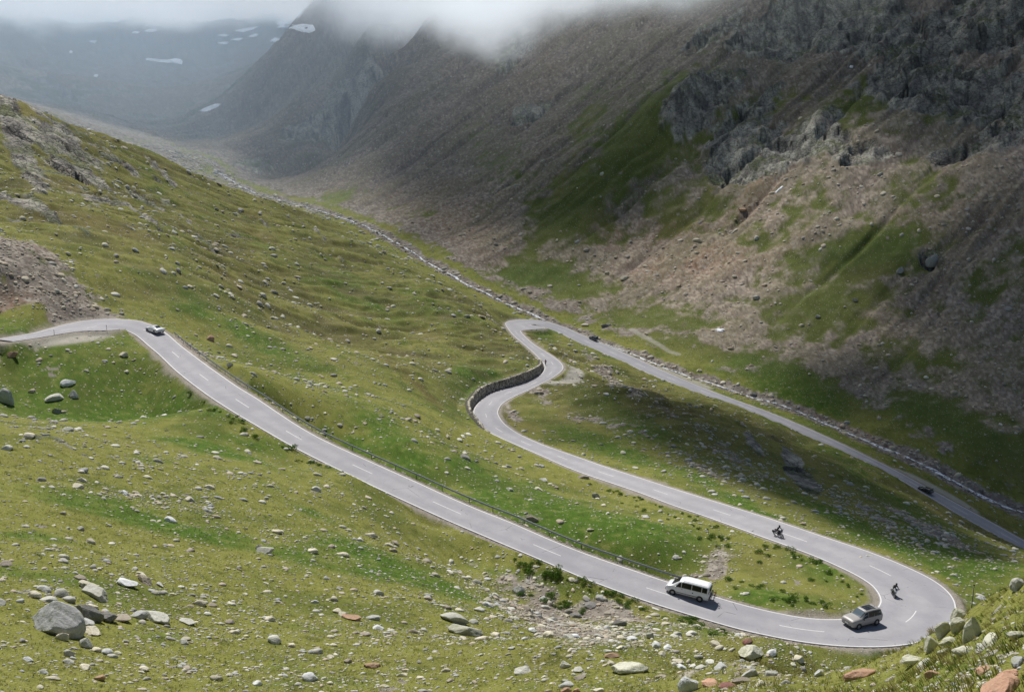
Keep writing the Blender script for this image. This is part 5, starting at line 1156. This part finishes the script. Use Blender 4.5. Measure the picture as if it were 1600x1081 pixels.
# ------------------------------------------------------------------ riders
def figure(name, pts, edges, rad, mat, parent, sub=2):
    me = bpy.data.meshes.new(name); me.from_pydata(pts, edges, []); o = bpy.data.objects.new(name, me); col.objects.link(o); o.parent = parent; me.materials.append(mat)
    sk = o.modifiers.new('skin', 'SKIN'); 
    for v, r in zip(me.skin_vertices[0].data, rad): v.radius = (r, r) if not isinstance(r, tuple) else r
    me.skin_vertices[0].data[0].use_root = True; sk.use_smooth_shade = True; ss = o.modifiers.new('sub', 'SUBSURF'); ss.levels = sub; ss.render_levels = sub; return o
def rider(loc, ang, lean, scale, label, suit, helmet, hip, hands, feet, knees, jersey=None):
    """seated figure facing +x; positions in metres"""
    o = empty('person', loc, label, 'person'); o.rotation_euler = (lean, 0, ang); o.scale = (scale,)*3
    hx, hz = hip; sx, sz = hx+.28, hz+.50
    P = [(hx, 0, hz), (hx+.08, 0, hz+.18), (hx+.20, 0, hz+.38), (sx, 0, sz), (sx+.05, 0, sz+.10), (sx+.09, 0, sz+.20)]; E_ = [(0, 1), (1, 2), (2, 3), (3, 4), (4, 5)]; Rr = [(.17, .13), (.16, .12), (.19, .13), (.16, .11), .06, .085]
    for s in (1, -1):
        n = len(P); P += [(sx-.02, s*.19, sz-.02), ((sx+hands[0])/2-.02, s*.32, (sz+hands[2])/2-.06), (hands[0]-.06, s*hands[1], hands[2]), (hands[0]+.03, s*hands[1], hands[2]-.005)]; E_ += [(3, n), (n, n+1), (n+1, n+2), (n+2, n+3)]; Rr += [.075, .055, .040, .045]
        for f in range(3): P.append((hands[0]+.085, s*(hands[1]-.03+.03*f), hands[2]-.045)); E_.append((n+3, len(P)-1)); Rr.append(.013)
        P.append((hands[0]+.02, s*(hands[1]-.055), hands[2]-.03)); E_.append((n+3, len(P)-1)); Rr.append(.014)
        n = len(P); k = knees[0 if s > 0 else 1]; f = feet[0 if s > 0 else 1]; P += [(hx+.04, s*.11, hz-.04), (k[0], s*k[1], k[2]), (f[0]-.02, s*f[1], f[2]+.10), (f[0]-.01, s*f[1], f[2]+.03), (f[0]+.18, s*f[1], f[2])]; E_ += [(0, n), (n, n+1), (n+1, n+2), (n+2, n+3), (n+3, n+4)]; Rr += [.10, .075, .05, .05, .038]
    figure('body', P, E_, Rr, suit, o)
    bm = bmesh.new(); bmesh.ops.create_uvsphere(bm, u_segments=18, v_segments=12, radius=.135, matrix=Matrix.Translation((sx+.11, 0, sz+.27)) @ Matrix.Diagonal((1.12, .95, 1.05, 1))); box(bm, (sx+.22, 0, sz+.20), (.10, .15, .08), bev=.02); h = bm_obj('helmet', bm, helmet, o)
    bm = bmesh.new(); bmesh.ops.create_uvsphere(bm, u_segments=14, v_segments=8, radius=.12, matrix=Matrix.Translation((sx+.145, 0, sz+.275)) @ Matrix.Diagonal((1.02, .9, .45, 1))); bm_obj('visor', bm, M['glass'], h)
    if jersey:
        bm = bmesh.new(); lathe(bm, [(.14, -.02), (.165, .16), (.19, .36), (.14, .46)], (0, 0, 0), axis='Z', seg=14); j = bm_obj('jersey', bm, jersey, o); j.location = (hx, 0, hz+.06); j.rotation_euler = (0, .50, 0); j.scale = (.85, 1.1, 1.05)
    return o
def moto_wheel(parent, x, r):
    bm = bmesh.new(); lathe(bm, [(r*.78, -.05), (r*.92, -.065), (r, -.03), (r, .03), (r*.92, .065), (r*.78, .05)], (0, 0, 0), seg=26); o = bm_obj('wheel', bm, M['rubber'], parent); o.location = (x, 0, r)
    bm = bmesh.new(); lathe(bm, [(r*.80, -.04), (r*.74, -.03), (r*.74, .03), (r*.80, .04)], (0, 0, 0), seg=26); lathe(bm, [(.0001, -.06), (.06, -.06), (.06, .06), (.0001, .06)], (0, 0, 0), seg=10)
    for k in range(6):
        a = math.pi*k/3; box(bm, (math.cos(a)*r*.4, 0, math.sin(a)*r*.4), (r*.72, .03, .03), Matrix.Rotation(-a, 3, 'Y'))
    bm_obj('rim', bm, M['rim'], o, False)
def motorcycle(px, py, ang, lean, scale, label, tank, boxes):
    p, _ = on_road(px, py); o = empty('motorcycle', p, label, 'motorcycle'); o.rotation_euler = (lean, 0, ang); o.scale = (scale,)*3
    moto_wheel(o, .74, .32); moto_wheel(o, -.70, .32)
    bm = bmesh.new(); tube(bm, [(.50, 0, .98), (.30, .0, .85), (-.10, 0, .80), (-.35, 0, .70), (-.85, 0, .86)], .035); tube(bm, [(.45, 0, .85), (.30, 0, .45), (-.15, 0, .38), (-.35, 0, .70)], .03)
    for s in (1, -1): tube(bm, [(-.12, s*.10, .42), (-.70, s*.10, .32)], .03)
    bm_obj('frame', bm, M['dark'], o)
    bm = bmesh.new(); box(bm, (.12, 0, .56), (.46, .34, .36), bev=.06); box(bm, (.10, 0, .36), (.40, .26, .14), bev=.04); bm_obj('engine', bm, M['grille'], o)
    bm = bmesh.new()
    for s in (1, -1): tube(bm, [(.46, s*.10, 1.02), (.74, s*.10, .32)], .028)
    bm_obj('fork', bm, M['chrome'], o)
    bm = bmesh.new(); bmesh.ops.create_uvsphere(bm, u_segments=16, v_segments=10, radius=1, matrix=Matrix.Translation((.20, 0, .93)) @ Matrix.Diagonal((.34, .17, .15, 1))); bm_obj('tank', bm, tank, o)
    bm = bmesh.new(); box(bm, (-.30, 0, .86), (.62, .28, .10), bev=.04); box(bm, (-.62, 0, .93), (.26, .24, .09), bev=.04); bm_obj('seat', bm, M['leather'], o)
    bm = bmesh.new(); tube(bm, [(.42, -.40, 1.12), (.52, -.15, 1.08), (.52, .15, 1.08), (.42, .40, 1.12)], .017); bm_obj('handlebar', bm, M['dark'], o)
    for s in (1, -1): part_box('mirror', (.48, s*.38, 1.26), (.03, .13, .08), M['dark'], o, .01)
    bm = bmesh.new(); bmesh.ops.create_uvsphere(bm, u_segments=14, v_segments=8, radius=.10, matrix=Matrix.Translation((.66, 0, .96))); bm_obj('headlight', bm, M['lamp'], o)
    bm = bmesh.new(); tube(bm, [(.25, -.14, .36), (-.2, -.17, .30), (-.85, -.20, .46)], [.03, .035, .055]); bm_obj('exhaust', bm, M['chrome'], o)
    for c_, s_ in (((.74, 0, .655), (.42, .13, .03)), ((-.78, 0, .70), (.40, .15, .03))): part_box('mudguard', c_, s_, tank, o, .012)
    part_box('windshield', (.62, 0, 1.18), (.03, .30, .28), M['wind'], o, .01, Matrix.Rotation(-.5, 3, 'Y')); part_box('fairing', (.60, 0, .93), (.14, .36, .24), tank, o, .04)
    if boxes:
        for s in (1, -1): part_box('pannier', (-.70, s*.30, .66), (.44, .18, .32), boxes, o, .03)
    return o
_, k_ = on_road(1215, 838); a_ = math.atan2(-T[k_][1], -T[k_][0])
motorcycle(1216, 838.5, a_, 0, 1.18, 'black touring motorcycle on the middle road, its rider upright', M['black'], M['dark'])
p_, _ = on_road(1216, 838.5); rider(p_, a_, 0, 1.18, 'person in black riding the black motorcycle on the middle road', M['leather'], M['black'], (-.28, .93), (.44, .34, 1.14), [(.05, .22, .38), (.05, .22, .38)], [(.22, .26, .78), (.22, .26, .78)])
f_, _ = on_road(1398.5, 935.5); b_, _ = on_road(1391.5, 925); a_ = math.atan2(f_.y-b_.y, f_.x-b_.x)
motorcycle(1395, 930.5, a_, R(-10), 1.12, 'black and white motorcycle leaning through the hairpin', M['mwhite'], None)
p_, _ = on_road(1395, 930.5); rider(p_, a_, R(-10), 1.12, 'person in black leaning a white motorcycle through the hairpin', M['leather'], M['black'], (-.28, .93), (.44, .34, 1.14), [(.05, .22, .38), (.05, .22, .38)], [(.22, .26, .78), (.22, .26, .78)])
def bicycle(loc, ang, scale, label, mat, parent=None):
    o = empty('bicycle', loc, label, 'bicycle'); o.rotation_euler = (0, 0, ang); o.scale = (scale,)*3
    for x in (.52, -.52):
        bm = bmesh.new(); lathe(bm, [(.31, -.018), (.345, -.012), (.345, .012), (.31, .018), (.31, -.018)], (0, 0, 0), seg=26)
        for k in range(9): a = 2*math.pi*k/9; tube(bm, [(0, 0, 0), (.31*math.cos(a), 0, .31*math.sin(a))], .004, 4)
        w_ = bm_obj('wheel', bm, M['rubber'], o); w_.location = (x, 0, .345)
    bm = bmesh.new(); tube(bm, [(-.52, 0, .345), (-.08, 0, .30), (-.20, 0, .80), (-.52, 0, .345)], .016, 6); tube(bm, [(-.08, 0, .30), (.36, 0, .72), (-.17, 0, .70)], .02, 6); bm_obj('frame', bm, mat, o)
    bm = bmesh.new(); tube(bm, [(.33, 0, .88), (.37, 0, .70), (.52, 0, .345)], .018, 6); bm_obj('fork', bm, M['dark'], o)
    bm = bmesh.new(); tube(bm, [(.36, -.27, .93), (.36, 0, .92), (.36, .27, .93)], .014, 6); tube(bm, [(.33, 0, .86), (.36, 0, .93)], .014, 6); bm_obj('handlebar', bm, M['dark'], o)
    part_box('saddle', (-.22, 0, .90), (.26, .14, .06), M['leather'], o, .02); bm = bmesh.new(); tube(bm, [(-.17, 0, .72), (-.21, 0, .88)], .014, 6); bm_obj('seat_post', bm, M['chrome'], o)
    bm = bmesh.new(); tube(bm, [(-.08, -.10, .30), (-.08, .10, .30)], .03, 6); tube(bm, [(-.08, .08, .30), (-.02, .09, .14)], .012, 6); tube(bm, [(-.08, -.08, .30), (-.14, -.09, .46)], .012, 6); bm_obj('crank', bm, M['chrome'], o); return o
bpy.context.view_layer.update()
mw = van.matrix_world; va = van.rotation_euler.z
bicycle(mw @ Vector((-2.90, .02, .50)), va+math.pi/2, .98, 'light framed bicycle on the van rack, nearer the rear window', M['mwhite'])
bicycle(mw @ Vector((-3.22, -.03, .50)), va-math.pi/2, .98, 'dark bicycle with red parts on the van rack, outermost', M['jersey'])
p_, k_ = on_road(852.5, 570.5); a_ = math.atan2(T[k_][1], T[k_][0])
bicycle(p_, a_, 1.15, 'bicycle ridden up the middle road beside the wall', M['dark'])
rider(p_, a_, 0, 1.15, 'cyclist in a red jersey riding beside the wall', M['leather'], M['black'], (-.24, .92), (.32, .24, .97), [(.0, .1, .18), (-.08, .1, .42)], [(.08, .12, .62), (.10, .12, .72)], M['jersey'])
# ------------------------------------------------------------------ light
w = bpy.data.worlds.new('World'); scene.world = w; w.use_nodes = True
sky = w.node_tree.nodes.new('ShaderNodeTexSky'); sky.sky_type = 'NISHITA'; sky.sun_disc = False; sky.sun_elevation = SUN_EL; sky.sun_rotation = SUN_AZ; sky.altitude = 2300; sky.dust_density = 1.5
bg = w.node_tree.nodes['Background']; bg.inputs[1].default_value = .075; w.node_tree.links.new(sky.outputs[0], bg.inputs[0])
sun = bpy.data.lights.new('sun', 'SUN'); so = bpy.data.objects.new('sun', sun); col.objects.link(so); sun.energy = 5.0; sun.angle = R(.53); sun.color = (1, .965, .91)
so.rotation_euler = SD.to_track_quat('Z', 'Y').to_euler()
cam = bpy.data.cameras.new('camera'); co = bpy.data.objects.new('camera', cam); col.objects.link(co)
co.location = (0, 0, 0); co.rotation_euler = (R(90)-PITCH, 0, 0); cam.sensor_width = 36; cam.lens = 36*F/1600; cam.clip_start = .5; cam.clip_end = 12000
scene.camera = co
scene.view_settings.view_transform = 'Standard'; scene.view_settings.look = 'None'; scene.view_settings.exposure = 0
scene.cycles.max_bounces = 6; scene.cycles.transparent_max_bounces = 12; scene.cycles.use_denoising = True
